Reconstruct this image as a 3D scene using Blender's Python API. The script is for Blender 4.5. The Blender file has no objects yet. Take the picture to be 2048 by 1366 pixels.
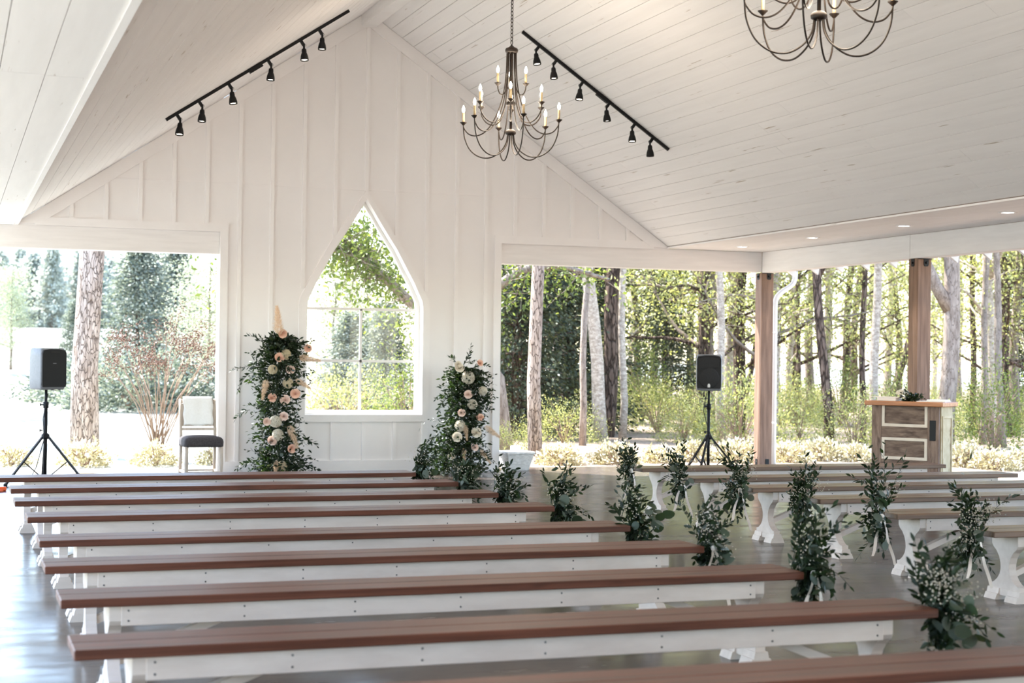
import bpy, math, random
import numpy as np
from mathutils import Matrix, Vector
# ------------------------------------------------------------------ camera, sky, sun, exposure
S = bpy.context.scene
COL = S.collection
FPX = 3177.9
CAMP = np.array([0.0, 0.0, 1.52])
CR = np.array([[0.94263949, -0.33357241, 0.01265887],     # camera right
               [0.01501336, 0.00448141, -0.99987725],     # camera down
               [0.33347473, 0.94271383, 0.00923240]])     # camera forward
cam = bpy.data.cameras.new('camera')
cam.sensor_fit = 'HORIZONTAL'; cam.sensor_width = 36.0; cam.lens = FPX / 2048 * 36
cam.clip_start = 0.05; cam.clip_end = 800
cam.dof.use_dof = True; cam.dof.focus_distance = 13.5; cam.dof.aperture_fstop = 3.2
camo = bpy.data.objects.new('camera', cam); COL.objects.link(camo)
camo.matrix_world = Matrix(((CR[0][0], -CR[1][0], -CR[2][0], CAMP[0]), (CR[0][1], -CR[1][1], -CR[2][1], CAMP[1]),
                            (CR[0][2], -CR[1][2], -CR[2][2], CAMP[2]), (0, 0, 0, 1)))
S.camera = camo

SUN_EL, SUN_AZ = math.radians(54), math.radians(-42)      # azimuth from +Y, negative = towards -X
world = bpy.data.worlds.new('sky'); S.world = world; world.use_nodes = True
wn = world.node_tree.nodes; wl = world.node_tree.links
sky = wn.new('ShaderNodeTexSky'); sky.sky_type = 'NISHITA'; sky.sun_disc = False
sky.sun_elevation = SUN_EL; sky.sun_rotation = SUN_AZ; sky.air_density = 1.0; sky.dust_density = 0.8; sky.ozone_density = 1.0
wl.new(sky.outputs[0], wn['Background'].inputs[0]); wn['Background'].inputs[1].default_value = 0.28
sun = bpy.data.lights.new('sun', 'SUN'); sun.energy = 5.6; sun.angle = math.radians(0.6); sun.color = (1.0, 0.985, 0.965)
suno = bpy.data.objects.new('sun', sun); COL.objects.link(suno)
sd = Vector((math.sin(SUN_AZ) * math.cos(SUN_EL), math.cos(SUN_AZ) * math.cos(SUN_EL), math.sin(SUN_EL)))
suno.rotation_euler = sd.to_track_quat('Z', 'Y').to_euler()
suno.location = (-20, 40, 40)
vs = S.view_settings
vs.view_transform = 'Standard'; vs.look = 'None'; vs.gamma = 1.0; vs.use_curve_mapping = False
vs.exposure = 2.15
S.cycles.use_denoising = True; S.cycles.use_adaptive_sampling = True; S.cycles.adaptive_threshold = 0.03
S.cycles.max_bounces = 10; S.cycles.diffuse_bounces = 6; S.cycles.transparent_max_bounces = 12
S.cycles.sample_clamp_indirect = 6.0
S.cycles.caustics_reflective = False; S.cycles.caustics_refractive = False

def at(px, py, Y):
    """point on the plane y = Y that the photograph shows at that pixel"""
    d = CR.T @ np.array([(px - 1024) / FPX, (py - 683) / FPX, 1.0])
    return CAMP + d * (Y / d[1])

# ------------------------------------------------------------------ helpers
R0 = random.Random(7)
def tag(o, label=None, cat=None, group=None, kind=None):
    if label: o['label'] = label
    if cat: o['category'] = cat
    if group: o['group'] = group
    if kind: o['kind'] = kind
    return o
def empty(name, loc=(0, 0, 0), rz=0.0, label=None, cat=None, group=None, kind=None, parent=None):
    o = bpy.data.objects.new(name, None); COL.objects.link(o)
    o.empty_display_size = 0.1; o.location = loc; o.rotation_euler = (0, 0, rz)
    if parent: o.parent = parent
    return tag(o, label, cat, group, kind)
def put(name, mesh, parent=None, loc=None, rot=None, scale=None, mw=None):
    o = bpy.data.objects.new(name, mesh); COL.objects.link(o)
    if parent: o.parent = parent
    if mw is not None: o.matrix_local = mw
    else:
        if loc is not None: o.location = loc
        if rot is not None: o.rotation_euler = rot
        if scale is not None: o.scale = scale
    return o
def copy_tree(o, parent=None):
    c = o.copy(); COL.objects.link(c); c.parent = parent
    for ch in KIDS.get(o.name, []) or o.children:
        copy_tree(ch, c)
    return c
KIDS = {}
def mesh_np(name, V, F, mat, smooth=False):
    """V (n,3) array, F (m,k) array of equal-sided faces"""
    V = np.asarray(V, np.float32); F = np.asarray(F, np.int32)
    me = bpy.data.meshes.new(name); k = F.shape[1]
    me.vertices.add(len(V)); me.vertices.foreach_set('co', V.ravel())
    me.loops.add(F.size); me.loops.foreach_set('vertex_index', F.ravel())
    me.polygons.add(len(F)); me.polygons.foreach_set('loop_start', np.arange(0, F.size, k, dtype=np.int32))
    me.polygons.foreach_set('loop_total', np.full(len(F), k, np.int32))
    if smooth: me.polygons.foreach_set('use_smooth', np.ones(len(F), bool))
    me.materials.append(mat); me.update(calc_edges=True)
    return me
class MB:
    def __init__(s): s.v = []; s.f = []; s.sm = []
    def add(s, vs_, fs, smooth=False):
        b = len(s.v); s.v += [tuple(map(float, p)) for p in vs_]
        s.f += [tuple(b + i for i in f) for f in fs]; s.sm += [smooth] * len(fs); return s
    def box(s, x0, x1, y0, y1, z0, z1):
        return s.add([(x0, y0, z0), (x1, y0, z0), (x1, y1, z0), (x0, y1, z0), (x0, y0, z1), (x1, y0, z1), (x1, y1, z1), (x0, y1, z1)],
                     [(0, 3, 2, 1), (4, 5, 6, 7), (0, 1, 5, 4), (1, 2, 6, 5), (2, 3, 7, 6), (3, 0, 4, 7)])
    def cbox(s, x0, x1, y0, y1, z0, z1, c=0.004):
        """box with chamfered long edges"""
        c = min(c, (x1 - x0) * .4, (y1 - y0) * .4, (z1 - z0) * .4)
        r = []
        for z, i in ((z0, c), (z0 + c, 0), (z1 - c, 0), (z1, c)):
            a0, a1, b0, b1 = x0 + i, x1 - i, y0 + i, y1 - i
            r += [(a0 + c - i, b0, z), (a1 - c + i, b0, z), (a1, b0 + c - i, z), (a1, b1 - c + i, z), (a1 - c + i, b1, z), (a0 + c - i, b1, z), (a0, b1 - c + i, z), (a0, b0 + c - i, z)]
        f = [tuple(reversed(range(8))), tuple(range(24, 32))]
        for k in range(3):
            for i in range(8):
                j = (i + 1) % 8; f.append((k * 8 + i, k * 8 + j, k * 8 + 8 + j, k * 8 + 8 + i))
        return s.add(r, f)
    def bar(s, a, b, w, h, up=(0, 0, 1)):
        a, b = Vector(a), Vector(b); d = (b - a).normalized(); u = Vector(up)
        r = d.cross(u); r = r.normalized() if r.length > 1e-5 else Vector((1, 0, 0)); u = r.cross(d)
        q = [(-w / 2, -h / 2), (w / 2, -h / 2), (w / 2, h / 2), (-w / 2, h / 2)]
        return s.add([p + r * i + u * j for p in (a, b) for i, j in q], [(3, 2, 1, 0), (4, 5, 6, 7), (0, 1, 5, 4), (1, 2, 6, 5), (2, 3, 7, 6), (3, 0, 4, 7)])
    def tube(s, P, rad, n=8, cap=True, jit=0.0, rng=None):
        P = [Vector(p) for p in P]; m = len(P)
        if not hasattr(rad, '__len__'): rad = [rad] * m
        vs_, fs = [], []; ref = None
        for i, p in enumerate(P):
            d = (P[min(i + 1, m - 1)] - P[max(i - 1, 0)]); d = d.normalized() if d.length > 1e-9 else Vector((0, 0, 1))
            if ref is None: ref = Vector((1, 0, 0)) if abs(d.x) < .9 else Vector((0, 1, 0))
            u = (ref - d * ref.dot(d)).normalized(); w = d.cross(u); ref = u
            for k in range(n):
                a = 2 * math.pi * k / n; rr = rad[i] * (1 + (rng.uniform(-jit, jit) if rng else 0))
                vs_.append(p + (u * math.cos(a) + w * math.sin(a)) * rr)
        for i in range(m - 1):
            for k in range(n):
                j = (k + 1) % n; fs.append((i * n + k, i * n + j, (i + 1) * n + j, (i + 1) * n + k))
        b0 = len(s.f); s.add(vs_, fs, True)
        if cap:
            b = len(s.v) - len(vs_)
            s.f.append(tuple(b + k for k in reversed(range(n)))); s.f.append(tuple(b + (m - 1) * n + k for k in range(n))); s.sm += [False, False]
        return s
    def lathe(s, prof, n=16, c=(0, 0, 0), axis=None, smooth=True):
        """prof list of (r, z)"""
        vs_, fs = [], []; Mx = axis if axis is not None else Matrix.Identity(3)
        for r, z in prof:
            for k in range(n):
                a = 2 * math.pi * k / n; vs_.append(Mx @ Vector((r * math.cos(a), r * math.sin(a), z)) + Vector(c))
        for i in range(len(prof) - 1):
            for k in range(n):
                j = (k + 1) % n; fs.append((i * n + k, i * n + j, (i + 1) * n + j, (i + 1) * n + k))
        s.add(vs_, fs, smooth); b = len(s.v) - len(vs_)
        if prof[0][0] > 1e-6: s.f.append(tuple(b + k for k in reversed(range(n)))); s.sm.append(False)
        if prof[-1][0] > 1e-6: s.f.append(tuple(b + (len(prof) - 1) * n + k for k in range(n))); s.sm.append(False)
        return s
    def prism(s, poly, axis, a, b):
        """poly 2D ccw, extruded along axis 'x','y','z' from a to b"""
        def p3(u, v, t): return {'x': (t, u, v), 'y': (u, t, v), 'z': (u, v, t)}[axis]
        n = len(poly); vs_ = [p3(u, v, a) for u, v in poly] + [p3(u, v, b) for u, v in poly]
        return s.add(vs_, [tuple(reversed(range(n))), tuple(range(n, 2 * n))] + [(i, (i + 1) % n, n + (i + 1) % n, n + i) for i in range(n)])
    def mesh(s, name, mat):
        me = bpy.data.meshes.new(name); me.from_pydata(s.v, [], s.f)
        me.polygons.foreach_set('use_smooth', s.sm); me.materials.append(mat)
        import bmesh
        bm = bmesh.new(); bm.from_mesh(me); bmesh.ops.recalc_face_normals(bm, faces=bm.faces); bm.to_mesh(me); bm.free()
        me.update(); return me
    def build(s, name, mat, parent=None, **kw):
        return put(name, s.mesh(name, mat), parent, **kw)

# ------------------------------------------------------------------ materials
def new_mat(name):
    m = bpy.data.materials.new(name); m.use_nodes = True
    nt = m.node_tree; return m, nt.nodes, nt.links, nt.nodes['Principled BSDF']
def M(name, c1, c2=None, rough=.5, sc=(1, 1, 1), ns=4, det=4, lo=.35, hi=.65, bump=0.0, metal=0.0, spec=.5, dark=None, dns=3, dlo=.62, dhi=.75, dsc=None, rvar=0.0, bdist=.01):
    m, N, L, B = new_mat(name)
    B.inputs['Base Color'].default_value = (*c1, 1); B.inputs['Roughness'].default_value = rough
    B.inputs['Metallic'].default_value = metal; B.inputs['Specular IOR Level'].default_value = spec
    if c2 is None and not bump: return m
    tc = N.new('ShaderNodeTexCoord'); oi = N.new('ShaderNodeObjectInfo')
    ml = N.new('ShaderNodeMath'); ml.operation = 'MULTIPLY'; ml.inputs[1].default_value = 37.0; L.new(oi.outputs['Random'], ml.inputs[0])
    va = N.new('ShaderNodeVectorMath'); va.operation = 'ADD'; L.new(tc.outputs['Object'], va.inputs[0]); L.new(ml.outputs[0], va.inputs[1])
    def noise(scv, scale, detail):
        mp = N.new('ShaderNodeMapping'); mp.inputs['Scale'].default_value = scv; L.new(va.outputs[0], mp.inputs[0])
        n = N.new('ShaderNodeTexNoise'); n.inputs['Scale'].default_value = scale; n.inputs['Detail'].default_value = detail
        n.inputs['Roughness'].default_value = .6; L.new(mp.outputs[0], n.inputs['Vector']); return n
    n1 = noise(sc, ns, det)
    if c2 is not None:
        cr = N.new('ShaderNodeValToRGB'); cr.color_ramp.elements[0].position = lo; cr.color_ramp.elements[1].position = hi
        cr.color_ramp.elements[0].color = (*c1, 1); cr.color_ramp.elements[1].color = (*c2, 1); L.new(n1.outputs[0], cr.inputs[0]); out = cr.outputs[0]
        if dark is not None:
            n2 = noise(dsc or sc, dns, 3); c3 = N.new('ShaderNodeValToRGB'); c3.color_ramp.elements[0].position = dlo; c3.color_ramp.elements[1].position = dhi
            L.new(n2.outputs[0], c3.inputs[0]); mx = N.new('ShaderNodeMix'); mx.data_type = 'RGBA'; mx.inputs[7].default_value = (*dark, 1)
            L.new(c3.outputs[0], mx.inputs[0]); L.new(out, mx.inputs[6]); out = mx.outputs[2]
        L.new(out, B.inputs['Base Color'])
    if bump:
        bp = N.new('ShaderNodeBump'); bp.inputs['Strength'].default_value = bump; bp.inputs['Distance'].default_value = bdist
        L.new(n1.outputs[0], bp.inputs['Height']); L.new(bp.outputs[0], B.inputs['Normal'])
    if rvar:
        mr = N.new('ShaderNodeMapRange'); mr.inputs[3].default_value = rough - rvar; mr.inputs[4].default_value = rough + rvar
        L.new(n1.outputs[0], mr.inputs[0]); L.new(mr.outputs[0], B.inputs['Roughness'])
    return m
def leafM(name, c1, c2, trans=.35, rough=.5, tint=(1.25, 1.2, .6), spec=.3):
    m, N, L, B = new_mat(name)
    g = N.new('ShaderNodeNewGeometry'); cr = N.new('ShaderNodeValToRGB')
    cr.color_ramp.elements[0].color = (*c1, 1); cr.color_ramp.elements[1].color = (*c2, 1)
    L.new(g.outputs['Random Per Island'], cr.inputs[0]); L.new(cr.outputs[0], B.inputs['Base Color'])
    B.inputs['Roughness'].default_value = rough; B.inputs['Specular IOR Level'].default_value = spec
    tr = N.new('ShaderNodeBsdfTranslucent'); vm = N.new('ShaderNodeVectorMath'); vm.operation = 'MULTIPLY'; vm.inputs[1].default_value = tint
    L.new(cr.outputs[0], vm.inputs[0]); L.new(vm.outputs[0], tr.inputs['Color'])
    mx = N.new('ShaderNodeMixShader'); mx.inputs[0].default_value = trans
    L.new(B.outputs[0], mx.inputs[1]); L.new(tr.outputs[0], mx.inputs[2]); L.new(mx.outputs[0], N['Material Output'].inputs[0])
    return m
def emitM(name, c, s):
    m, N, L, B = new_mat(name); B.inputs['Base Color'].default_value = (*c, 1)
    B.inputs['Emission Color'].default_value = (*c, 1); B.inputs['Emission Strength'].default_value = s; return m
def glassM(name):
    m, N, L, B = new_mat(name)
    t = N.new('ShaderNodeBsdfTransparent'); g = N.new('ShaderNodeBsdfGlossy'); g.inputs['Roughness'].default_value = .02
    mx = N.new('ShaderNodeMixShader'); mx.inputs[0].default_value = .025
    L.new(t.outputs[0], mx.inputs[1]); L.new(g.outputs[0], mx.inputs[2]); L.new(mx.outputs[0], N['Material Output'].inputs[0]); return m
def barkM(name, c1, c2, crack, vs_=9.0, stretch=.35, bump=.9, edge=.16):
    m, N, L, B = new_mat(name); B.inputs['Roughness'].default_value = .9; B.inputs['Specular IOR Level'].default_value = .15
    tc = N.new('ShaderNodeTexCoord'); mp = N.new('ShaderNodeMapping'); mp.inputs['Scale'].default_value = (1, 1, stretch); L.new(tc.outputs['Object'], mp.inputs[0])
    nz = N.new('ShaderNodeTexNoise'); nz.inputs['Scale'].default_value = 13; nz.inputs['Detail'].default_value = 6; L.new(mp.outputs[0], nz.inputs['Vector'])
    ad = N.new('ShaderNodeMixRGB'); ad.blend_type = 'ADD'; ad.inputs[0].default_value = .11; L.new(mp.outputs[0], ad.inputs[1]); L.new(nz.outputs['Color'], ad.inputs[2])
    vo = N.new('ShaderNodeTexVoronoi'); vo.feature = 'DISTANCE_TO_EDGE'; vo.inputs['Scale'].default_value = vs_; L.new(ad.outputs[0], vo.inputs['Vector'])
    r1 = N.new('ShaderNodeValToRGB'); r1.color_ramp.elements[0].position = 0.0; r1.color_ramp.elements[1].position = edge
    r1.color_ramp.elements[0].color = (0, 0, 0, 1); r1.color_ramp.elements[1].color = (1, 1, 1, 1); L.new(vo.outputs['Distance'], r1.inputs[0])
    r2 = N.new('ShaderNodeValToRGB'); r2.color_ramp.elements[0].position = .35; r2.color_ramp.elements[1].position = .65
    r2.color_ramp.elements[0].color = (*c1, 1); r2.color_ramp.elements[1].color = (*c2, 1); L.new(nz.outputs[0], r2.inputs[0])
    mx = N.new('ShaderNodeMix'); mx.data_type = 'RGBA'; mx.inputs[6].default_value = (*crack, 1); L.new(r1.outputs[0], mx.inputs[0]); L.new(r2.outputs[0], mx.inputs[7]); L.new(mx.outputs[2], B.inputs['Base Color'])
    bp = N.new('ShaderNodeBump'); bp.inputs['Strength'].default_value = bump; bp.inputs['Distance'].default_value = .03; L.new(r1.outputs[0], bp.inputs['Height']); L.new(bp.outputs[0], B.inputs['Normal'])
    return m

mWALL = M('white_board_paint', (.86, .835, .825), (.89, .865, .855), rough=.62, ns=1.2, bump=.05, spec=.3)
mTRIM = M('white_trim_paint', (.87, .845, .835), (.90, .875, .865), rough=.5, ns=3, spec=.35)
mCEIL = M('white_plank_paint', (.84, .815, .805), (.89, .865, .855), rough=.55, sc=(6, .35, 6), ns=2.2, lo=.3, hi=.7, dark=(.42, .34, .27), dns=3.2, dlo=.675, dhi=.76, dsc=(8, .45, 8), spec=.3)
mDECK = M('roof_deck_wood', (.16, .11, .08), (.22, .15, .11), rough=.9)
mBEAM = M('white_rough_beam', (.84, .815, .80), (.89, .865, .85), rough=.7, sc=(.6, .6, 7), ns=3, bump=.2, dark=(.45, .36, .29), dns=2.4, dlo=.72, dhi=.82, dsc=(.35, .35, 9), spec=.25)
mREVEAL = M('white_window_paint', (.84, .83, .80), (.87, .86, .83), rough=.45)
mPOST = M('stained_cedar_post', (.16, .09, .058), (.27, .16, .108), rough=.6, sc=(9, 9, .5), ns=3, bump=.25, dark=(.05, .024, .014), dns=2.2, dlo=.68, dhi=.74, dsc=(11, 11, .25), spec=.35)
mSTEEL = M('black_steel', (.009, .009, .010), rough=.5, spec=.25)
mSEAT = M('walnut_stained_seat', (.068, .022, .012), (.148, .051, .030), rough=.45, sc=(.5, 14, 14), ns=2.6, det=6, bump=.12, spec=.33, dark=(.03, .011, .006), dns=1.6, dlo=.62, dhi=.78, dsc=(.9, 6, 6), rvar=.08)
mSEATL = M('tan_stained_seat', (.085, .040, .019), (.185, .098, .050), rough=.36, sc=(.5, 14, 14), ns=2.6, det=6, bump=.12, spec=.5, dark=(.06, .024, .012), dns=1.6, dlo=.62, dhi=.78, dsc=(.9, 6, 6), rvar=.08)  # paler tan version of the seat stain, right of the aisle
mBWHITE = M('white_bench_paint', (.63, .55, .49), (.72, .64, .575), rough=.5, sc=(1, 4, 4), ns=3, spec=.35)
mSCREW = M('screw_metal', (.05, .05, .05), rough=.5)
mBRONZE = M('oil_rubbed_bronze', (.014, .009, .006), (.032, .020, .013), rough=.45, ns=9, metal=.2, spec=.5)
mSLEEVE = M('candle_sleeve', (.62, .46, .25), (.72, .56, .34), rough=.6, ns=20)
mBULB = emitM('warm_bulb', (1.0, .88, .70), 14.0)
mSPOT = emitM('spot_lens', (1.0, .86, .68), 3.0)
mREC = emitM('recessed_lens', (1.0, .97, .92), 2.6)
mBLACK = M('black_plastic', (.009, .009, .010), rough=.55, spec=.22)
mGRILLE = M('black_grille', (.006, .006, .007), (.012, .012, .013), rough=.75, ns=90)
mGREY = M('grey_speaker_shell', (.16, .17, .19), (.19, .20, .22), rough=.45, ns=30)
mLOGO = M('pale_badge', (.6, .6, .6), rough=.4)
mORANGE = M('orange_cord', (.75, .10, .015), rough=.45)
mCHAIR = M('limed_oak', (.42, .34, .27), (.56, .47, .39), rough=.6, sc=(8, 8, 1), ns=4)
mCHAR = M('charcoal_cloth', (.030, .024, .026), (.050, .042, .044), rough=.85, ns=60, bump=.15)
mTOWEL = M('white_throw', (.86, .84, .80), (.90, .88, .85), rough=.9, ns=45, bump=.5, bdist=.006)
mOLD = M('old_brown_door', (.075, .045, .034), (.26, .185, .14), rough=.75, sc=(1, 6, 6), ns=5, lo=.3, hi=.7, bump=.25, dark=(.05, .028, .02), dns=3, dlo=.55, dhi=.72, dsc=(1.2, 4, 4))
mOLDV = M('old_brown_stile', (.13, .08, .06), (.29, .21, .165), rough=.75, sc=(6, 6, 1), ns=5, lo=.3, hi=.7, bump=.25, dark=(.05, .03, .022), dns=3, dlo=.58, dhi=.72, dsc=(4, 4, 1.2))
mCREAM = M('flaking_cream_paint', (.46, .37, .22), (.58, .49, .33), rough=.7, ns=7, dark=(.30, .21, .11), dns=5, dlo=.60, dhi=.70)
mMOULD = M('pale_moulding', (.66, .58, .49), (.74, .67, .58), rough=.6, ns=9)
mTOPW = M('amber_lectern_top', (.36, .135, .045), (.50, .215, .085), rough=.42, sc=(1, 8, 8), ns=4)
mPAPER = M('paper', (.80, .78, .74), rough=.8)
mSTONE = M('whitewashed_wicker', (.58, .58, .56), (.80, .80, .78), rough=.85, sc=(3, 3, 9), ns=6, bump=.5)
mCANDLE = M('ivory_wax', (.84, .81, .74), rough=.5)
mRIBBON = M('silk_ribbon', (.78, .69, .61), (.84, .76, .68), rough=.45, ns=15)
mSTEM = M('green_stem', (.055, .075, .028), rough=.6)
mTWIG = M('brown_twig', (.22, .14, .09), (.34, .23, .16), rough=.85, ns=12)
mRUSC = leafM('ruscus_leaf', (.007, .014, .008), (.024, .040, .018), trans=.2, rough=.45, tint=(2.2, 2.6, .5), spec=.28)
mEUC = leafM('eucalyptus_leaf', (.062, .078, .062), (.12, .145, .12), trans=.2, rough=.5, tint=(1.5, 1.6, .7))
mEUCD = leafM('dark_round_leaf', (.018, .030, .020), (.05, .075, .048), trans=.2, rough=.45, tint=(1.8, 2.0, .6))
mBREATH = leafM('babys_breath', (.55, .50, .42), (.75, .70, .60), trans=.3, tint=(1, 1, .9))
mROSE = M('peach_rose', (.82, .49, .35), (.86, .64, .52), rough=.6, ns=14, spec=.25)
mROSEP = M('blush_rose', (.82, .60, .51), (.86, .72, .64), rough=.6, ns=14, spec=.25)
mROSEW = M('ivory_rose', (.82, .75, .62), (.86, .80, .70), rough=.6, ns=14, spec=.25)
mHYD = leafM('cream_hydrangea', (.72, .62, .42), (.84, .77, .62), trans=.25, tint=(1, 1, .9))
mHYDW = leafM('white_hydrangea', (.76, .71, .60), (.86, .82, .74), trans=.25, tint=(1, 1, .95))
mPAMP = leafM('pampas_plume', (.70, .53, .37), (.86, .72, .57), trans=.4, tint=(1.05, 1, .9))
mPINEB = barkM('pine_bark', (.27, .205, .165), (.48, .395, .34), (.19, .135, .105), vs_=22, stretch=.27, edge=.07)
mPINED = barkM('dark_pine_bark', (.115, .078, .06), (.21, .15, .115), (.035, .024, .018), vs_=14, stretch=.22)
mGRAYB = barkM('grey_bark', (.20, .155, .125), (.34, .28, .23), (.12, .09, .07), vs_=16, stretch=.3, edge=.05, bump=.4)
mPALEB = barkM('pale_mottled_bark', (.30, .245, .195), (.53, .455, .375), (.21, .16, .12), vs_=9, stretch=1.6, edge=.04, bump=.25)
mLF1 = leafM('spring_leaf', (.18, .21, .085), (.50, .50, .27), trans=.5, tint=(1.25, 1.2, .55))
mLF2 = leafM('oak_leaf', (.07, .105, .03), (.21, .25, .075), trans=.42, tint=(1.35, 1.35, .55))
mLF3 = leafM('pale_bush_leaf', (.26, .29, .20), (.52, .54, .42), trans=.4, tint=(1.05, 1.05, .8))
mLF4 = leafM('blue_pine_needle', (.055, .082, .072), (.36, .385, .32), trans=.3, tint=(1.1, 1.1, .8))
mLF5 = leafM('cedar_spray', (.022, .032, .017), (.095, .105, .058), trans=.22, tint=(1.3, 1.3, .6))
mLF6 = leafM('hazed_pine', (.34, .37, .33), (.56, .575, .51), trans=.45, tint=(1, 1, .9))  # haze of distance put into the needles as a paler leaf colour
mLF7 = leafM('azalea_leaf', (.28, .25, .13), (.60, .54, .38), trans=.35, tint=(1.05, 1.0, .75))
mSEED = leafM('crape_seed_head', (.12, .055, .035), (.24, .125, .08), trans=.15, tint=(1, .9, .8))
mFLOW = leafM('pale_blossom', (.75, .70, .55), (.86, .82, .72), trans=.3, tint=(1, 1, .9))

# ------------------------------------------------------------------ polished concrete floor
def floorM():
    m, N, L, B = new_mat('polished_concrete')
    tc = N.new('ShaderNodeTexCoord')
    n1 = N.new('ShaderNodeTexNoise'); n1.inputs['Scale'].default_value = .9; n1.inputs['Detail'].default_value = 8; n1.inputs['Roughness'].default_value = .65; L.new(tc.outputs['Object'], n1.inputs['Vector'])
    cr = N.new('ShaderNodeValToRGB'); cr.color_ramp.elements[0].position = .3; cr.color_ramp.elements[1].position = .72
    cr.color_ramp.elements[0].color = (.040, .030, .024, 1); cr.color_ramp.elements[1].color = (.110, .086, .070, 1); L.new(n1.outputs[0], cr.inputs[0]); L.new(cr.outputs[0], B.inputs['Base Color'])
    mp = N.new('ShaderNodeMapping'); mp.inputs['Scale'].default_value = (1, 2.2, 1); L.new(tc.outputs['Object'], mp.inputs[0])
    n2 = N.new('ShaderNodeTexNoise'); n2.inputs['Scale'].default_value = 2.3; n2.inputs['Detail'].default_value = 5; L.new(mp.outputs[0], n2.inputs['Vector'])
    mr = N.new('ShaderNodeMapRange'); mr.inputs[1].default_value = .3; mr.inputs[2].default_value = .7; mr.inputs[3].default_value = .14; mr.inputs[4].default_value = .30
    L.new(n2.outputs[0], mr.inputs[0]); L.new(mr.outputs[0], B.inputs['Roughness'])
    bp = N.new('ShaderNodeBump'); bp.inputs['Strength'].default_value = .015; bp.inputs['Distance'].default_value = .01; L.new(n2.outputs[0], bp.inputs['Height']); L.new(bp.outputs[0], B.inputs['Normal'])
    B.inputs['Specular IOR Level'].default_value = .40
    return m
XL, XR, YB = -.73, 10.81, 20.0          # inner faces of the side beams, plane of the end wall
fl = MB().box(XL - .45, XR + .5, -7, YB + .45, -.2, 0).build('floor', floorM()); tag(fl, 'polished grey brown concrete floor slab under the benches', kind='structure')

# ------------------------------------------------------------------ roof: planked slopes, soffits, ridge
XC, ZP, SL = 5.03, 5.95, .674
ZS = 3.035
YF = -5.0
rr = random.Random(3)
def slope_z(x): return ZP - SL * abs(x - XC)
def slope(side, name, label):
    x_end = XC + side * (ZP - 3.06) / SL
    nlen = math.hypot(1, SL)
    ux, uz = side / nlen, -SL / nlen            # down the slope
    nx, nz = side * SL / nlen, 1 / nlen         # outward normal (up)
    total = abs(x_end - XC) * nlen
    def P(s, h, y): return (XC + ux * s + nx * h, y, ZP + uz * s + nz * h)
    deck = MB().add([P(0, .03, YF), P(total, .03, YF), P(total, .03, YB + .3), P(0, .03, YB + .3), P(0, .09, YF), P(total, .09, YF), P(total, .09, YB + .3), P(0, .09, YB + .3)],
                    [(0, 3, 2, 1), (4, 5, 6, 7), (0, 1, 5, 4), (1, 2, 6, 5), (2, 3, 7, 6), (3, 0, 4, 7)]).build(name, mDECK)
    tag(deck, label, kind='structure')
    W = .1845; rows = int(total / W) + 1
    for r in range(rows):
        y = YF - rr.uniform(0, 3.5)
        while y < YB:
            ln = rr.choice((3.66, 4.27, 4.88)); y1 = min(y + ln, YB - .002); y0 = max(y, YF)
            if y1 - y0 > .05:
                s0 = r * W + .0026; s1 = min((r + 1) * W - .0026, total); h = rr.uniform(0, .0012); g = .0012
                q = [P(s0, h, y0 + g), P(s1, h, y0 + g), P(s1, h, y1 - g), P(s0, h, y1 - g), P(s0, .028, y0 + g), P(s1, .028, y0 + g), P(s1, .028, y1 - g), P(s0, .028, y1 - g)]
                MB().add(q, [(0, 3, 2, 1), (4, 5, 6, 7), (0, 1, 5, 4), (1, 2, 6, 5), (2, 3, 7, 6), (3, 0, 4, 7)]).build('plank', mCEIL, deck)
            y += ln
    return x_end
xe_l = slope(-1, 'ceiling_left', 'left slope of the white planked vaulted ceiling')
xe_r = slope(1, 'ceiling_right', 'right slope of the white planked vaulted ceiling')
def soffit(x0, x1, name, label, w):
    root = MB().box(x0, x1, YF, YB, ZS + .02, ZS + .05).build(name, mDECK); tag(root, label, kind='structure')
    n = max(1, round((x1 - x0) / w)); ww = (x1 - x0) / n
    for i in range(n):
        y = YF - rr.uniform(0, 3)
        while y < YB:
            ln = 4.88; y0, y1 = max(y, YF), min(y + ln, YB)
            if y1 - y0 > .1: MB().box(x0 + i * ww + .002, x0 + (i + 1) * ww - .002, y0 + .002, y1 - .002, ZS, ZS + .02).build('plank', mCEIL, root)
            y += ln
soffit(XL, xe_l - .03, 'ceiling_soffit_left', 'flat white planked soffit along the left eave', .235)
soffit(xe_r + .0, XR, 'ceiling_soffit_right', 'flat white soffit with round downlights along the right eave', .50)
tag(MB().box(xe_l - .03, xe_l + .012, YF, YB, ZS - .012, ZS + .03).build('trim_1', mTRIM), kind='structure', label='narrow white trim strip edging the left soffit')
tag(MB().box(4.945, 5.125, YF, YB - .03, 5.745, 5.93).build('trim_2', mBEAM), kind='structure', label='white ridge beam at the peak of the ceiling')
# outer roof skin so that daylight comes only through the open sides
for sgn, nm in ((-1, 'roof_left'), (1, 'roof_right')):
    sec = [(0, ZP + .14), (4.45, 3.16), (6.0, 3.09), (6.62, 2.90), (6.62, 2.98), (6.0, 3.19), (4.45, 3.30), (0, ZP + .30)]
    q = [(XC + sgn * u, z) for u, z in sec]
    if sgn < 0: q = q[::-1]
    tag(MB().prism(q, 'y', YF - .2, YB + .75).build(nm, mDECK), kind='structure', label='outer roof panel of the pavilion on the %s' % ('left' if sgn < 0 else 'right'))

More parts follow.
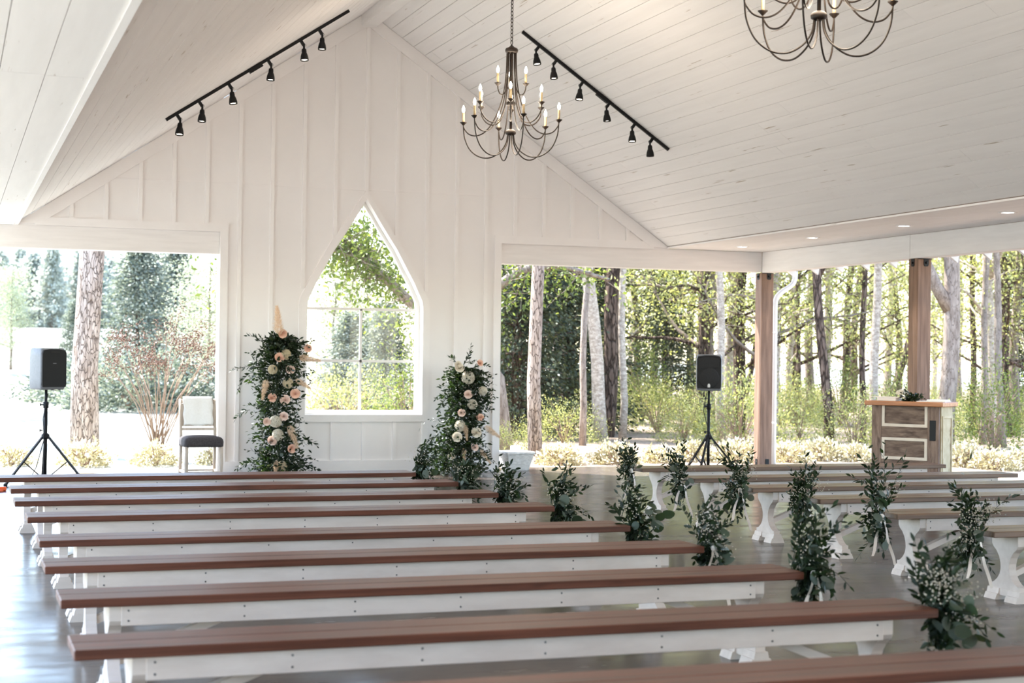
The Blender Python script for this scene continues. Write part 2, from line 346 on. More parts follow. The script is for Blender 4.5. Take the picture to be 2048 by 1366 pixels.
# ------------------------------------------------------------------ end wall with arched window
FS, FT, FB = YB - .02, YB - .056, YB          # faces of siding, trim, beams
AX, AW, ASP, APK, ASL = 5.045, .775, 2.12, 3.522, .742
PROF = [(1, 0), (.985, .07), (.917, .148), (.845, .235), (.752, .327), (.643, .435), (.521, .557), (.40, .655), (.274, .762), (.135, .885), (0, 1)]
def arch(off=0.0, zb=ASL):
    """closed outline ccw, offset outwards"""
    H = APK - ASP
    pts = [(AX - AW - off, zb - off), (AX + AW + off, zb - off)]
    k = off * 1.35
    right = [(AX + (AW + off) * u - (0 if u else 0), ASP + (H + k) * v) for u, v in PROF]
    left = [(2 * AX - x, z) for x, z in reversed(right[:-1])]
    return pts + right + left
def face_with_hole(outer, hole, y0, y1, name, mat, parent=None):
    import bmesh
    bm = bmesh.new()
    for ring in ([outer] + ([hole] if hole else [])):
        vv = [bm.verts.new((x, y0, z)) for x, z in ring]
        for i in range(len(vv)): bm.edges.new((vv[i], vv[(i + 1) % len(vv)]))
    bmesh.ops.triangle_fill(bm, use_beauty=True, use_dissolve=False, edges=bm.edges[:])
    r = bmesh.ops.extrude_face_region(bm, geom=bm.faces[:])
    for v in [g for g in r['geom'] if isinstance(g, bmesh.types.BMVert)]: v.co.y = y1
    bmesh.ops.recalc_face_normals(bm, faces=bm.faces)
    me = bpy.data.meshes.new(name); bm.to_mesh(me); bm.free(); me.materials.append(mat)
    return put(name, me, parent)
WX0, WX1 = 3.17, 6.895
gx0, gx1 = XC - (ZP - 3.03) / SL, XC + (ZP - 3.03) / SL
outer = [(WX0, 0), (WX1, 0), (WX1, 3.03), (gx1, 3.03), (XC, ZP), (gx0, 3.03), (WX0, 3.03)]
wall = face_with_hole(outer, arch(), FS, YB + .19, 'wall_back', mWALL)
tag(wall, 'white board and batten end wall with a gable', kind='structure')
def wp(name, x0, x1, z0, z1, face=FT, mat=mTRIM): return MB().box(x0, x1, face, FS + .004, z0, z1).build(name, mat, wall)
# trims
wp('frame_trim', gx0 + .25, WX0 + .098, 3.03, 3.128); wp('frame_trim', WX0, WX0 + .098, 0, 3.03)
wp('frame_trim', WX1 - .098, gx1 - .25, 3.018, 3.122); wp('frame_trim', WX1 - .098, WX1, 0, 3.018)
wp('baseboard', WX0 + .098, WX1 - .098, 0, .155)
# rake boards
for sgn in (-1, 1):
    xe = XC + sgn * (ZP - 3.05) / SL
    q = [(XC, ZP - .004), (xe, 3.046), (xe - sgn * .27, 3.046), (XC, ZP - .185)]
    if sgn > 0: q = q[::-1]
    MB().prism(q, 'y', FT - .002, FS + .004).build('rake_board', mTRIM, wall)
# arch casing
def band(o0, o1, y0, y1):
    a, b = arch(o0), arch(o1); n = len(a); v = [(x, y0, z) for x, z in a] + [(x, y0, z) for x, z in b] + [(x, y1, z) for x, z in a] + [(x, y1, z) for x, z in b]
    f = []
    for i in range(n):
        j = (i + 1) % n
        f += [(i, j, n + j, n + i), (2 * n + i, 3 * n + i, 3 * n + j, 2 * n + j), (i, 2 * n + i, 2 * n + j, j), (n + i, n + j, 3 * n + j, 3 * n + i)]
    return MB().add(v, f)
band(0.0, .092, FT, FS + .004).build('arch_casing', mTRIM, wall)
wp('panel_stile', 4.18, 4.262, .155, .652); wp('panel_stile', 5.828, 5.91, .155, .652)
# battens, sixteen inches apart
def in_arch_z(x):
    a = arch(.092); best = None
    for i in range(2, len(a)):
        (xa, za), (xb, zb) = a[i - 1], a[i]
        if min(xa, xb) <= x <= max(xa, xb) and abs(xb - xa) > 1e-6:
            z = za + (zb - za) * (x - xa) / (xb - xa); best = z if best is None else max(best, z)
    return best
for k in range(-10, 11):
    x = 5.045 + k * .4085; hw = .0235
    ztop = slope_z(x) - .15
    if x < WX0 + .1: zb = 3.128
    elif x > WX1 - .1: zb = 3.122
    else: zb = .155
    if ztop - zb < .06: continue
    a = in_arch_z(x)
    if abs(k) <= 1:
        wp('batten', x - hw, x + hw, a - .02, ztop if k else 5.745, FS - .028); wp('batten', x - hw, x + hw, .155, .652, FS - .028)
    elif abs(k) == 2:
        wp('batten', x - hw, x + hw, 2.35, ztop, FS - .028)
    else:
        wp('batten', x - hw, x + hw, zb, ztop, FS - .028)
sx0 = XC - (ZP - 3.645) / SL + .1; sx1 = 2 * XC - sx0
MB().box(sx0, sx1, FS - .009, FS + .002, 3.640, 3.654).build('seam_strip', mWALL, wall)
# plain gable wall closing the pavilion behind the camera
tag(MB().prism([(XL - .19, 0), (XR + .19, 0), (XR + .19, 3.09), (XC + 4.4, 3.15), (XC, ZP + .12), (XC - 4.4, 3.15), (XL - .19, 3.09)], 'y', YF - .15, YF).build('wall_front', mWALL), 'white gable wall at the near end of the pavilion', kind='structure')
# lintel beams of the end wall (corner to corner)
for nm, x0, x1, lab in (('trim_3', XL - .19, WX0, 'white rough sawn beam over the left opening'), ('trim_4', WX1, XR, 'white rough sawn beam over the right opening')):
    tag(MB().cbox(x0, x1, FB, FB + .19, 2.752, 3.034, .006).build(nm, mBEAM), kind='structure', label=lab)
# window joinery
win = band(-.05, .0, YB + .10, YB + .165).build('window_1', mREVEAL); tag(win, 'tall pointed arch window with white glazing bars', kind='structure')
a0 = arch(-.05); H0 = APK - ASP
z_up, z_lo, xm = 2.105, 1.432, 5.032
def wbar(x0, x1, z0, z1): MB().box(x0, x1, YB + .115, YB + .15, z0, z1).build('glazing_bar', mREVEAL, win)
wbar(AX - AW + .04, AX + AW - .04, z_up - .017, z_up + .017); wbar(AX - AW + .045, AX + AW - .045, z_lo - .017, z_lo + .017)
wbar(xm - .015, xm + .015, ASL + .04, z_up)
mGL = glassM('clear_window_glass')
def pane(poly): MB().prism(poly, 'y', YB + .129, YB + .133).build('pane', mGL, win)
i_l, i_r = AX - AW + .05, AX + AW - .05
for xa, xb in ((i_l, xm - .015), (xm + .015, i_r)):
    for za, zb in ((ASL + .05, z_lo - .017), (z_lo + .017, z_up - .017)): pane([(xa, za), (xb, za), (xb, zb), (xa, zb)])
pane([(i_l, z_up + .017), (i_r, z_up + .017)] + [p for p in a0[2:] if p[1] > z_up + .02])

# ------------------------------------------------------------------ side beams, posts, downspout, rafter tails
PY = [20.0, 16.16, 12.32, 8.48, 4.64, .8, -3.04]
bn = 5
for side, x0, x1 in (('right', XR, XR + .19), ('left', XL - .19, XL)):
    ys = [YB] + PY[1:] + [YF]
    for a, b in zip(ys[:-1], ys[1:]):
        hi = a + (.165 if a != YB else 0)
        if side == 'left' and a == YB: pass
        tag(MB().cbox(x0, x1, (b + .17 if b != YF else YF), hi if a != YB else YB - .0015, 2.745, 3.034, .006).build('trim_%d' % bn, mBEAM), kind='structure', label='white rough sawn eave beam on the %s side between posts, bay %d from the end wall' % (side, ys.index(a) + 1)); bn += 1
def bracket(m, x, y, z, face):
    # plate with a rounded lower end and a bolt head
    if face == 'y':
        pl = [(x - .033, z), (x + .033, z), (x + .033, z - .075), (x + .02, z - .093), (x - .02, z - .093), (x - .033, z - .075)]
        m.prism(pl[::-1], 'y', y - .006, y + .001)
        m.lathe([(.014, 0), (.014, .012), (.006, .016)], 8, (x, y - .006, z - .05), Matrix.Rotation(math.radians(90), 3, 'X'))
    else:
        pl = [(y - .033, z), (y + .033, z), (y + .033, z - .075), (y + .02, z - .093), (y - .02, z - .093), (y - .033, z - .075)]
        m.prism(pl, 'x', x - .006, x + .001)
        m.lathe([(.014, 0), (.014, .012), (.006, .016)], 8, (x - .006, y, z - .05), Matrix.Rotation(math.radians(-90), 3, 'Y'))
    return m
ordn = ['corner', 'second', 'third', 'fourth', 'fifth', 'sixth', 'seventh']
for side, x0 in (('right', XR), ('left', XL - .19)):
    for i, y in enumerate(PY):
        p = MB().cbox(x0, x0 + .19, y, y + .19, 0.0, 2.744, .006).build('timber_post', mPOST)
        tag(p, 'brown stained square timber post on the %s side, %s from the end wall' % (side, ordn[i]), 'post', 'timber posts of the pavilion')
        if i < 4:
            bracket(MB(), x0 + .115, y, 2.742, 'y').build('bracket', mSTEEL, p); bracket(MB(), x0, y + .10, 2.742, 'x').build('bracket', mSTEEL, p)
            MB().box(x0 + .01, x0 + .18, y - .004, y + .001, 2.733, 2.743).build('strap', mSTEEL, p)
            MB().cbox(x0 + .085, x0 + .145, y - .006, y + .001, .02, .11, .002).build('base_plate', mSTEEL, p)
            MB().cbox(x0 - .006, x0 + .001, y + .07, y + .13, .02, .11, .002).build('base_plate', mSTEEL, p)
ds = MB().tube([(11.20, 20.32, 0.0), (11.20, 20.32, 2.28), (11.205, 20.32, 2.36), (11.235, 20.32, 2.43), (11.30, 20.32, 2.49), (11.43, 20.32, 2.57), (11.49, 20.32, 2.62), (11.52, 20.32, 2.69), (11.525, 20.32, 2.80)], .037, 12).build('downspout', mTRIM)
tag(ds, 'white round downspout with an elbow beside the corner post', 'downspout')
for z in (.6, 1.9): MB().lathe([(.041, -.014), (.041, .014)], 12, (11.20, 20.32, z)).build('strap', mTRIM, ds)
for i in range(9):
    y = 20.25 - i * .655
    t = MB().prism([(11.03, 2.98), (11.03, 2.80), (11.36, 2.79), (11.47, 2.715), (11.50, 2.90)][::-1], 'y', y - .02, y + .02).build('rafter_tail', mTRIM)
    tag(t, 'white pointed rafter tail under the right eave, %s from the downspout' % ('first', 'second', 'third', 'fourth', 'fifth', 'sixth', 'seventh', 'eighth', 'ninth')[i], 'rafter tail', 'rafter tails under the right eave')
for i, (px, py) in enumerate(((1485, 493.5), (1622, 477), (1812, 451), (2001, 424))):
    x, y = (10.05, (19.15, 17.30, 15.30, 13.45)[i])
    r = empty('recessed_downlight', (x, y, ZS), 0, ('recessed round ceiling light nearest the corner post', 'recessed round ceiling light second from the corner post', 'recessed round ceiling light third from the corner post', 'recessed round ceiling light at the right edge of the photo')[i], 'ceiling light', 'downlights in the right soffit')
    MB().lathe([(.062, .001), (.062, -.006), (.092, -.006), (.095, .001)], 24).build('trim_ring', mTRIM, r)
    MB().lathe([(.0001, -.004), (.062, -.004), (.062, .0)], 24).build('lens', mREC, r)
    l = bpy.data.lights.new('downlight_glow', 'SPOT'); l.energy = 14; l.spot_size = 2.0; l.color = (1, .93, .84); l.shadow_soft_size = .05
    lo = bpy.data.objects.new('downlight_glow', l); COL.objects.link(lo); lo.parent = r; lo.location = (0, 0, -.02)
# ------------------------------------------------------------------ ground outside
def smooth(t): t = np.clip(t, 0, 1); return t * t * (3 - 2 * t)
def ground_h(x, y):
    ang = np.degrees(np.arctan2(x, np.maximum(y, 1.0)))
    w = 1 - .75 * smooth((ang - 7) / 8.0)
    rise = 3.4 * smooth((y - 24) / 115.0) * w
    return -.10 + rise - .25 * smooth((x - 12.5) / 8.0) + .04 * np.sin(x * .7) * np.cos(y * .5) * smooth((y - 21) / 6)
def lawnM():
    m, N, L, B = new_mat('spring_lawn'); B.inputs['Roughness'].default_value = .95; B.inputs['Specular IOR Level'].default_value = .1
    tc = N.new('ShaderNodeTexCoord'); n1 = N.new('ShaderNodeTexNoise'); n1.inputs['Scale'].default_value = .35; n1.inputs['Detail'].default_value = 9; L.new(tc.outputs['Object'], n1.inputs['Vector'])
    cr = N.new('ShaderNodeValToRGB'); cr.color_ramp.elements[0].position = .35; cr.color_ramp.elements[1].position = .65
    cr.color_ramp.elements[0].color = (.32, .32, .26, 1); cr.color_ramp.elements[1].color = (.44, .43, .37, 1); L.new(n1.outputs[0], cr.inputs[0]); L.new(cr.outputs[0], B.inputs['Base Color'])
    n2 = N.new('ShaderNodeTexNoise'); n2.inputs['Scale'].default_value = 22; n2.inputs['Detail'].default_value = 6; L.new(tc.outputs['Object'], n2.inputs['Vector'])
    bp = N.new('ShaderNodeBump'); bp.inputs['Strength'].default_value = .6; bp.inputs['Distance'].default_value = .05; L.new(n2.outputs[0], bp.inputs['Height']); L.new(bp.outputs[0], B.inputs['Normal'])
    return m
mLAWN = lawnM()
mMULCH = M('forest_litter', (.16, .105, .07), (.40, .30, .21), rough=.95, ns=14, det=8, bump=.6, bdist=.04)
gxs = np.concatenate([np.linspace(-160, -20, 15)[:-1], np.linspace(-20, 40, 61), np.linspace(40, 190, 16)[1:]])
gys = np.concatenate([np.linspace(-60, 18, 14)[:-1], np.linspace(18, 60, 60), np.linspace(60, 260, 41)[1:]])
GX, GY = np.meshgrid(gxs, gys); GZ = ground_h(GX, GY)
ins = (GX > XL - .4) & (GX < XR + .4) & (GY < YB + .4); GZ = np.where(ins, -.19, GZ)
nx_, ny_ = len(gxs), len(gys)
gi = np.arange(nx_ * ny_).reshape(ny_, nx_)
gf = np.stack([gi[:-1, :-1], gi[:-1, 1:], gi[1:, 1:], gi[1:, :-1]], -1).reshape(-1, 4)
tag(put('ground', mesh_np('ground', np.stack([GX, GY, GZ], -1).reshape(-1, 3), gf, mLAWN, True)), 'pale dry spring lawn rising to the left', kind='structure')
# leaf litter bed under the woods (its own sheet a little above the lawn)
lx = np.linspace(5.6, 70, 90); ly = np.linspace(-8, 75, 90); LX, LY = np.meshgrid(lx, ly)
edge = LX < np.maximum(XR + .55, 0) 
LZ = ground_h(LX, LY) + .03
keep = ((LY > YB + .62 + .12 * np.sin(LX * 2)) & (LX > 5.6 + np.maximum(LY - 21, 0) * .06)) | (LX > XR + .75)
li = np.arange(90 * 90).reshape(90, 90)
lf = np.stack([li[:-1, :-1], li[:-1, 1:], li[1:, 1:], li[1:, :-1]], -1).reshape(-1, 4)
lf = lf[keep.ravel()[lf].all(1)]
tag(put('ground_litter', mesh_np('ground_litter', np.stack([LX, LY, LZ], -1).reshape(-1, 3), lf, mMULCH, True)), 'brown leaf litter on the ground of the woods', kind='structure')

# ------------------------------------------------------------------ benches
SH, SD, ST = .46, .335, .038
def build_bench(seat_mat, L):
    """local frame: x 0..L, y 0 (front, camera side)..SD"""
    root = empty('bench')
    n = 2; w = SD / n
    for i in range(n):
        MB().cbox(0, L, i * w + (.0015 if i else 0), (i + 1) * w - (0 if i else .0015), SH - ST, SH, .004).build('seat_plank', seat_mat, root)
    li_ = .205
    for y0, y1 in ((.028, .052), (SD - .052, SD - .028)):
        MB().cbox(li_ + .05, L - li_ - .05, y0, y1, SH - ST - .088, SH - ST, .002).build('apron', mBWHITE, root)
    sc = MB()
    for k in range(7):
        x = li_ + .08 + (L - 2 * li_ - .16) * k / 6
        for z in (SH - ST - .022, SH - ST - .066):
            sc.lathe([(.0045, 0), (.0045, .002), (.001, .003)], 6, (x, .028, z), Matrix.Rotation(math.radians(90), 3, 'X'))
    tag(sc.build('screw_heads', mSCREW, root), kind='stuff')
    yc = SD / 2
    prof = [(.132, SH - ST), (.132, .355), (.118, .335), (.085, .31), (.058, .275), (.044, .235), (.042, .20), (.052, .165), (.075, .135), (.105, .112), (.13, .10), (.15, .10), (.15, .045)]
    poly = [(yc - a, z) for a, z in prof][::-1] + [(yc + a, z) for a, z in prof]
    poly = [(yc - .15, .045), (yc + .15, .045)] + [(yc + a, z) for a, z in prof[::-1][1:]] + [(yc - a, z) for a, z in prof[:-1]]
    for x, inn in ((li_, 1), (L - li_ - .055, -1)):
        lg = MB().prism(poly, 'x', x, x + .055).build('leg', mBWHITE, root)
        ft = MB()
        for s_ in (-1, 1):
            yy = yc + s_ * .105
            ft.prism([(x - .038, 0), (x + .093, 0), (x + .078, .038), (x + .070, .038), (x + .062, .072), (x - .007, .072), (x - .015, .038), (x - .023, .038)], 'y', yy - .06, yy + .06)
        ft.box(x - .004, x + .059, yc - .06, yc + .06, .03, .068)
        ft.build('foot', mBWHITE, lg)
        xa = x + (.055 if inn > 0 else 0)
        MB().bar((xa, yc, .165), (xa + inn * .60, yc, SH - ST - .03), .05, .038, (0, 0, 1)).build('brace', mBWHITE, root)
    MB().box(L / 2 - .32, L / 2 + .32, yc - .03, yc + .03, SH - ST - .06, SH - ST).build('cleat', mBWHITE, root)
    return root
rows = ['front row, nearest the arched window', 'second row from the window', 'third row from the window', 'fourth row from the window', 'fifth row from the window', 'sixth row from the window', 'seventh row from the window', 'eighth row from the window', 'last row at the bottom edge']
LB_Y = [13.80, 12.70, 11.64, 10.52, 9.20, 8.10, 7.00, 5.81, 4.645]
LB_X = [.40, .455, .445, .48, .485, .455, .46, .43, .43]
LL = 3.58
bl = build_bench(mSEAT, LL)
BENCH_END = {}
for i, (x, y) in enumerate(zip(LB_X, LB_Y)):
    o = bl if i == 0 else copy_tree(bl)
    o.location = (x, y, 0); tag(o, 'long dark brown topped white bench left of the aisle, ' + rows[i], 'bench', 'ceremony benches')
    BENCH_END['L%d' % (i + 1)] = (x + LL, y)
RB_Y = [13.95, 12.70, 11.67, 10.62, 9.48, 8.36]
RB_X = [6.28, 6.22, 6.25, 6.26, 6.20, 6.17]
br = build_bench(mSEATL, 3.42)
for i, (x, y) in enumerate(zip(RB_X, RB_Y)):
    o = br if i == 0 else copy_tree(br)
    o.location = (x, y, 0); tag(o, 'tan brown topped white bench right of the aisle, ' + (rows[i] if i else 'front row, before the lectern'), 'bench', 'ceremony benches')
    BENCH_END['R%d' % (i + 1)] = (x, y)

# ------------------------------------------------------------------ chandeliers
def build_chandelier():
    root = empty('chandelier')                      # origin: centre of lower hub
    z0 = 0.0
    MB().lathe([(.012, .035), (.03, .03), (.045, .02), (.052, .005), (.05, -.012), (.035, -.022), (.012, -.026)], 20).build('lower_hub', mBRONZE, root)
    MB().lathe([(.010, .31), (.022, .305), (.042, .295), (.046, .275), (.04, .262), (.012, .255)], 20).build('middle_hub', mBRONZE, root)
    MB().lathe([(.004, .845), (.014, .835), (.03, .82), (.056, .81), (.062, .795), (.06, .775), (.05, .765), (.008, .762)], 20).build('top_cap', mBRONZE, root)
    MB().tube([(0, 0, 0), (0, 0, .80)], .013, 10).build('stem', mBRONZE, root)
    def spline(pts, n=6):
        P = [np.array(pts[0])] + [np.array(p) for p in pts] + [np.array(pts[-1])]; out = []
        for i in range(1, len(P) - 2):
            for k in range(n):
                t = k / n; a, b, c, d = P[i - 1], P[i], P[i + 1], P[i + 2]
                out.append(.5 * ((2 * b) + (-a + c) * t + (2 * a - 5 * b + 4 * c - d) * t * t + (-a + 3 * b - 3 * c + d) * t ** 3))
        out.append(P[-1]); return out
    def arm(th, rz, r=.0062):
        c, s = math.cos(th), math.sin(th)
        return MB().tube([(p[0] * c, p[0] * s, p[1]) for p in spline(rz)], r, 7).build('arm', mBRONZE, root)
    def candle(th, r, z):
        x, y = r * math.cos(th), r * math.sin(th)
        cd = MB().lathe([(.006, -.012), (.012, -.006), (.022, .004), (.032, .014), (.033, .018), (.012, .017)], 16, (x, y, z)).build('bobeche', mBRONZE, root)
        MB().lathe([(.0115, .016), (.0115, .112), (.006, .114)], 12, (x, y, z)).build('candle_sleeve', mSLEEVE, cd)
        MB().lathe([(.005, .112), (.011, .122), (.0145, .138), (.013, .154), (.007, .170), (.002, .182)], 12, (x, y, z)).build('bulb', mBULB, cd)
    for k in range(6):
        th = math.radians(25 + 60 * k)
        arm(th, [(.030, -.02), (.045, -.10), (.10, -.18), (.20, -.235), (.31, -.225), (.405, -.155), (.46, -.04), (.475, .085)])
        arm(th, [(.045, .77), (.05, .60), (.065, .44), (.105, .27), (.17, .12), (.25, .02), (.335, -.02), (.415, -.005), (.465, .05), (.475, .085)])
        candle(th, .475, .095)
        th2 = math.radians(10 + 60 * k)
        arm(th2, [(.038, .77), (.040, .55), (.05, .36), (.075, .22), (.125, .115), (.20, .085), (.275, .115), (.325, .18), (.335, .245)])
        candle(th2, .335, .255)
    for k in range(3):
        th = math.radians(75 + 120 * k)
        arm(th, [(.03, .77), (.034, .60), (.05, .44), (.085, .365), (.125, .36), (.15, .40), (.155, .435)])
        candle(th, .155, .445)
    ch = MB()
    z = .845; i = 0
    top = 5.745 - 3.66
    while z < top:
        a = math.pi / 2 * (i % 2) + .4; n = 10; pts = []
        for k in range(n + 1):
            t = 2 * math.pi * k / n; u = .012 * math.cos(t); pts.append((u * math.cos(a), u * math.sin(a), z + .021 + .021 * math.sin(t)))
        ch.tube(pts, .0042, 5, cap=False); z += .035; i += 1
    tag(ch.build('chain', mBRONZE, root), kind='stuff')
    MB().lathe([(.012, top - .07), (.05, top - .03), (.062, top - .01), (.062, top)], 16).build('canopy', mBRONZE, root)
    for zz, e in ((.30, 10), (.10, 10)):
        l = bpy.data.lights.new('candle_glow', 'POINT'); l.energy = e; l.color = (1, .84, .66); l.shadow_soft_size = .35
        lo = bpy.data.objects.new('candle_glow', l); COL.objects.link(lo); lo.parent = root; lo.location = (0, 0, zz)
    return root
c1 = build_chandelier(); c1.location = (5.035, 14.35, 3.66)
tag(c1, 'bronze three tier candle chandelier hanging in front of the end wall', 'chandelier', 'candle chandeliers')
c2 = copy_tree(c1); c2.location = (5.035, 8.62, 3.645); c2.rotation_euler = (0, 0, math.radians(23))
tag(c2, 'nearer bronze chandelier cut off by the top of the photo', 'chandelier', 'candle chandeliers')

for yy, lab in ((2.89, 'bronze chandelier hanging above the camera'), (-2.84, 'bronze chandelier hanging behind the camera')):
    c3 = copy_tree(c1); c3.location = (5.035, yy, 3.645); tag(c3, lab, 'chandelier', 'candle chandeliers')

# ------------------------------------------------------------------ track lights
nlen = math.hypot(1, SL)
def spot_head(root, x, z, sgn, tilt, yaw):
    n = Vector((-sgn * SL / nlen, 0, -1 / nlen))             # out of the ceiling, downwards
    p = Vector((x, 0, z)) + n * .03
    h = MB().bar(p, p + n * .055, .03, .03, (0, 1, 0)).build('spot_head', mBLACK, root)
    q = p + n * .06
    MB().tube([q - Vector((0, 0, -.01)), q + Vector((.0, -.004, -.035))], .012, 8).build('knuckle', mBLACK, h)
    MB().tube([q + Vector((.02 * math.cos(t), .0, .005 + .018 * math.sin(t))) for t in np.linspace(-.6, 3.9, 9)], .0025, 5).build('wire_loop', mBLACK, h)
    Rm = Matrix.Rotation(tilt, 3, 'X') @ Matrix.Rotation(yaw, 3, 'Y')
    b = q + Vector((0, 0, -.03))
    MB().lathe([(.012, .0), (.024, -.008), (.027, -.03), (.027, -.05), (.032, -.06), (.040, -.085), (.045, -.115), (.045, -.135), (.040, -.135), (.034, -.10)], 18, b, Rm).build('bell_shade', mBLACK, h)
    MB().lathe([(.0001, -.122), (.037, -.122)], 18, b, Rm).build('lens', mSPOT, h)
def track(sgn, xs, heads, conn, label):
    yy = 17.0
    root = empty('track_light', (0, yy, 0), 0, label, 'track light', 'black track lights')
    n = Vector((-sgn * SL / nlen, 0, -1 / nlen))
    a, b = [Vector((x, 0, slope_z(x))) + n * .016 for x in xs]
    MB().bar(a, b, .030, .034, n).build('rail', mBLACK, root)
    c0, c1_ = [Vector((x, -.012, slope_z(x))) + n * .034 for x in conn]
    MB().bar(c0, c1_, .045, .04, n).build('feed_connector', mBLACK, root)
    for i, x in enumerate(heads):
        spot_head(root, x, slope_z(x), sgn, math.radians((-9, -5, -7, -4, -8, -3)[i]), math.radians((4, 2, -7, 3, -2, 1)[i]) * -sgn)
track(-1, (2.105, 4.06), (2.21, 2.44, 2.75, 3.17, 3.525, 3.725), (2.965, 3.10), 'black track with six bell spotlights on the left ceiling slope')
track(1, (6.10, 7.945), (6.31, 6.525, 6.857, 7.19, 7.517, 7.747), (7.03, 7.17), 'black track with six bell spotlights on the right ceiling slope')

# ------------------------------------------------------------------ loudspeakers on tripod stands
def stand(loc, rz, h, label, spread=.42, collar=.50):
    root = empty('speaker_stand', loc, rz, label, 'speaker stand', 'tripod speaker stands')
    MB().tube([(0, 0, .04), (0, 0, .92)], .021, 12).build('lower_pole', mBLACK, root)
    MB().tube([(0, 0, .90), (0, 0, h)], .016, 12).build('upper_pole', mBLACK, root)
    c = MB().lathe([(.021, .86), (.031, .865), (.031, .93), (.02, .935)], 14).build('clamp', mBLACK, root)
    MB().tube([(-.03, 0, .90), (-.055, 0, .90)], .007, 8).lathe([(.016, -.006), (.016, .006)], 8, (-.06, 0, .90), Matrix.Rotation(math.pi / 2, 3, 'Y')).build('knob', mBLACK, c)
    c = MB().lathe([(.022, collar - .05), (.042, collar - .045), (.046, collar), (.022, collar + .02)], 14).build('collar', mBLACK, root)
    MB().tube([(-.03, 0, collar + .05), (-.055, 0, collar + .05)], .007, 8).lathe([(.016, -.006), (.016, .006)], 8, (-.06, 0, collar + .05), Matrix.Rotation(math.pi / 2, 3, 'Y')).build('knob', mBLACK, c)
    for k in range(3):
        a = math.radians(90 + 120 * k); cx, sx = math.cos(a), math.sin(a)
        lg = MB().bar((.035 * cx, .035 * sx, collar - .02), (spread * cx, spread * sx, .018), .028, .02, (0, 0, 1)).build('leg', mBLACK, root)
        MB().lathe([(.02, 0), (.024, .02), (.015, .035)], 10, (spread * cx, spread * sx, 0)).build('rubber_foot', mBLACK, lg)
        m_ = .55
        MB().bar((.02 * cx, .02 * sx, .06), (spread * m_ * cx, spread * m_ * sx, (collar - .02) * (1 - m_) + .02), .02, .008, (0, 0, 1)).build('brace', mBLACK, root)
    return root
def rounded(w, d, r, n=4):
    out = []
    for cx, cy, a0_ in ((w - r, d - r, 0), (-w + r, d - r, 90), (-w + r, -d + r, 180), (w - r, -d + r, 270)):
        for k in range(n + 1):
            a = math.radians(a0_ + 90 * k / n); out.append((cx + r * math.cos(a), cy + r * math.sin(a)))
    return out
def speaker(loc, rz, label, front):
    W, D, H = .165, .15, .47
    root = empty('loudspeaker', loc, rz, label, 'loudspeaker', 'loudspeakers on stands')
    sh = MB(); ring = []
    for z, k in ((0, .90), (.02, .97), (.10, 1), (.38, 1), (.45, .96), (.47, .88)):
        ring.append([(x * (k if y < 0 else k * .82), y * k, z) for x, y in rounded(W, D, .03)])
    n = len(ring[0]); v = [p for r in ring for p in r]; f = []
    for i in range(len(ring) - 1):
        for k in range(n): j = (k + 1) % n; f.append((i * n + k, i * n + j, (i + 1) * n + j, (i + 1) * n + k))
    f += [tuple(reversed(range(n))), tuple((len(ring) - 1) * n + k for k in range(n))]
    sh.add(v, f, True).build('cabinet', mGREY, root)
    g = MB().prism([(-.148, .03), (.148, .03), (.155, .06), (.155, .41), (.14, .445), (.06, .458), (-.06, .458), (-.14, .445), (-.155, .41), (-.155, .06)], 'y', -D - .012, -D + .03).build('front_baffle' if front else 'back_panel', mBLACK if not front else mGRILLE, root)
    if front:
        # horn mouth: recessed flare above, grille disc below, small badge
        hp = [(-.135, .30), (.135, .30), (.138, .42), (.06, .438), (-.06, .438), (-.138, .42)]
        fr = [(x, -D - .012, z) for x, z in hp] + [(x * .45, -D + .028, .36 + (z - .36) * .4) for x, z in hp] + [(x * 1.03, -D - .017, .365 + (z - .365) * 1.05) for x, z in hp]
        m_ = MB().add(fr, [(i, (i + 1) % 6, 6 + (i + 1) % 6, 6 + i) for i in range(6)] + [tuple(range(6, 12))] + [(12 + i, 12 + (i + 1) % 6, (i + 1) % 6, i) for i in range(6)])
        m_.build('horn', mBLACK, root)
        MB().lathe([(.132, 0), (.132, .008), (.122, .012), (.0001, .006)], 28, (0, -D - .010, .165), Matrix.Rotation(math.radians(90), 3, 'X')).build('woofer_grille', mGRILLE, root)
        for s_ in (-1, 1): MB().prism([(s_ * .15, .335), (s_ * .15, .275), (s_ * .085, .31)][::s_], 'y', -D - .016, -D - .010).build('port', mGRILLE, root)
        b = MB().prism([(-.016, .045), (.016, .045), (.017, .075), (.011, .083), (.011, .092), (-.011, .092), (-.011, .083), (-.017, .075)], 'y', -D - .024, -D - .012); b.build('badge', mLOGO, root)
    else:
        MB().cbox(-.06, .06, -D - .02, -D - .012, .415, .432, .002).build('carry_handle', mGRILLE, root)
        MB().box(-.022, .022, -D - .014, -D - .011, .295, .301).build('badge', mGREY, root)
        MB().tube([(.10, -D + .02, .0), (.06, -D + .03, -.012), (.02, -.06, .0)], .004, 6).build('cable', mBLACK, root)
    return root
sR = (9.30, 18.6); stand((*sR, 0), math.radians(18), 1.102, 'black tripod speaker stand beside the corner post', .44, .52)
speaker((*sR, 1.105), math.radians(-27), 'black and grey loudspeaker before the woods, its horn facing the benches', True)
sL = (1.04, 18.8); stand((*sL, 0), math.radians(0), 1.072, 'black tripod speaker stand on the lawn side at the left edge', .50, .56)
speaker((*sL, 1.075), math.radians(30), 'loudspeaker at the left edge showing its black back', False)
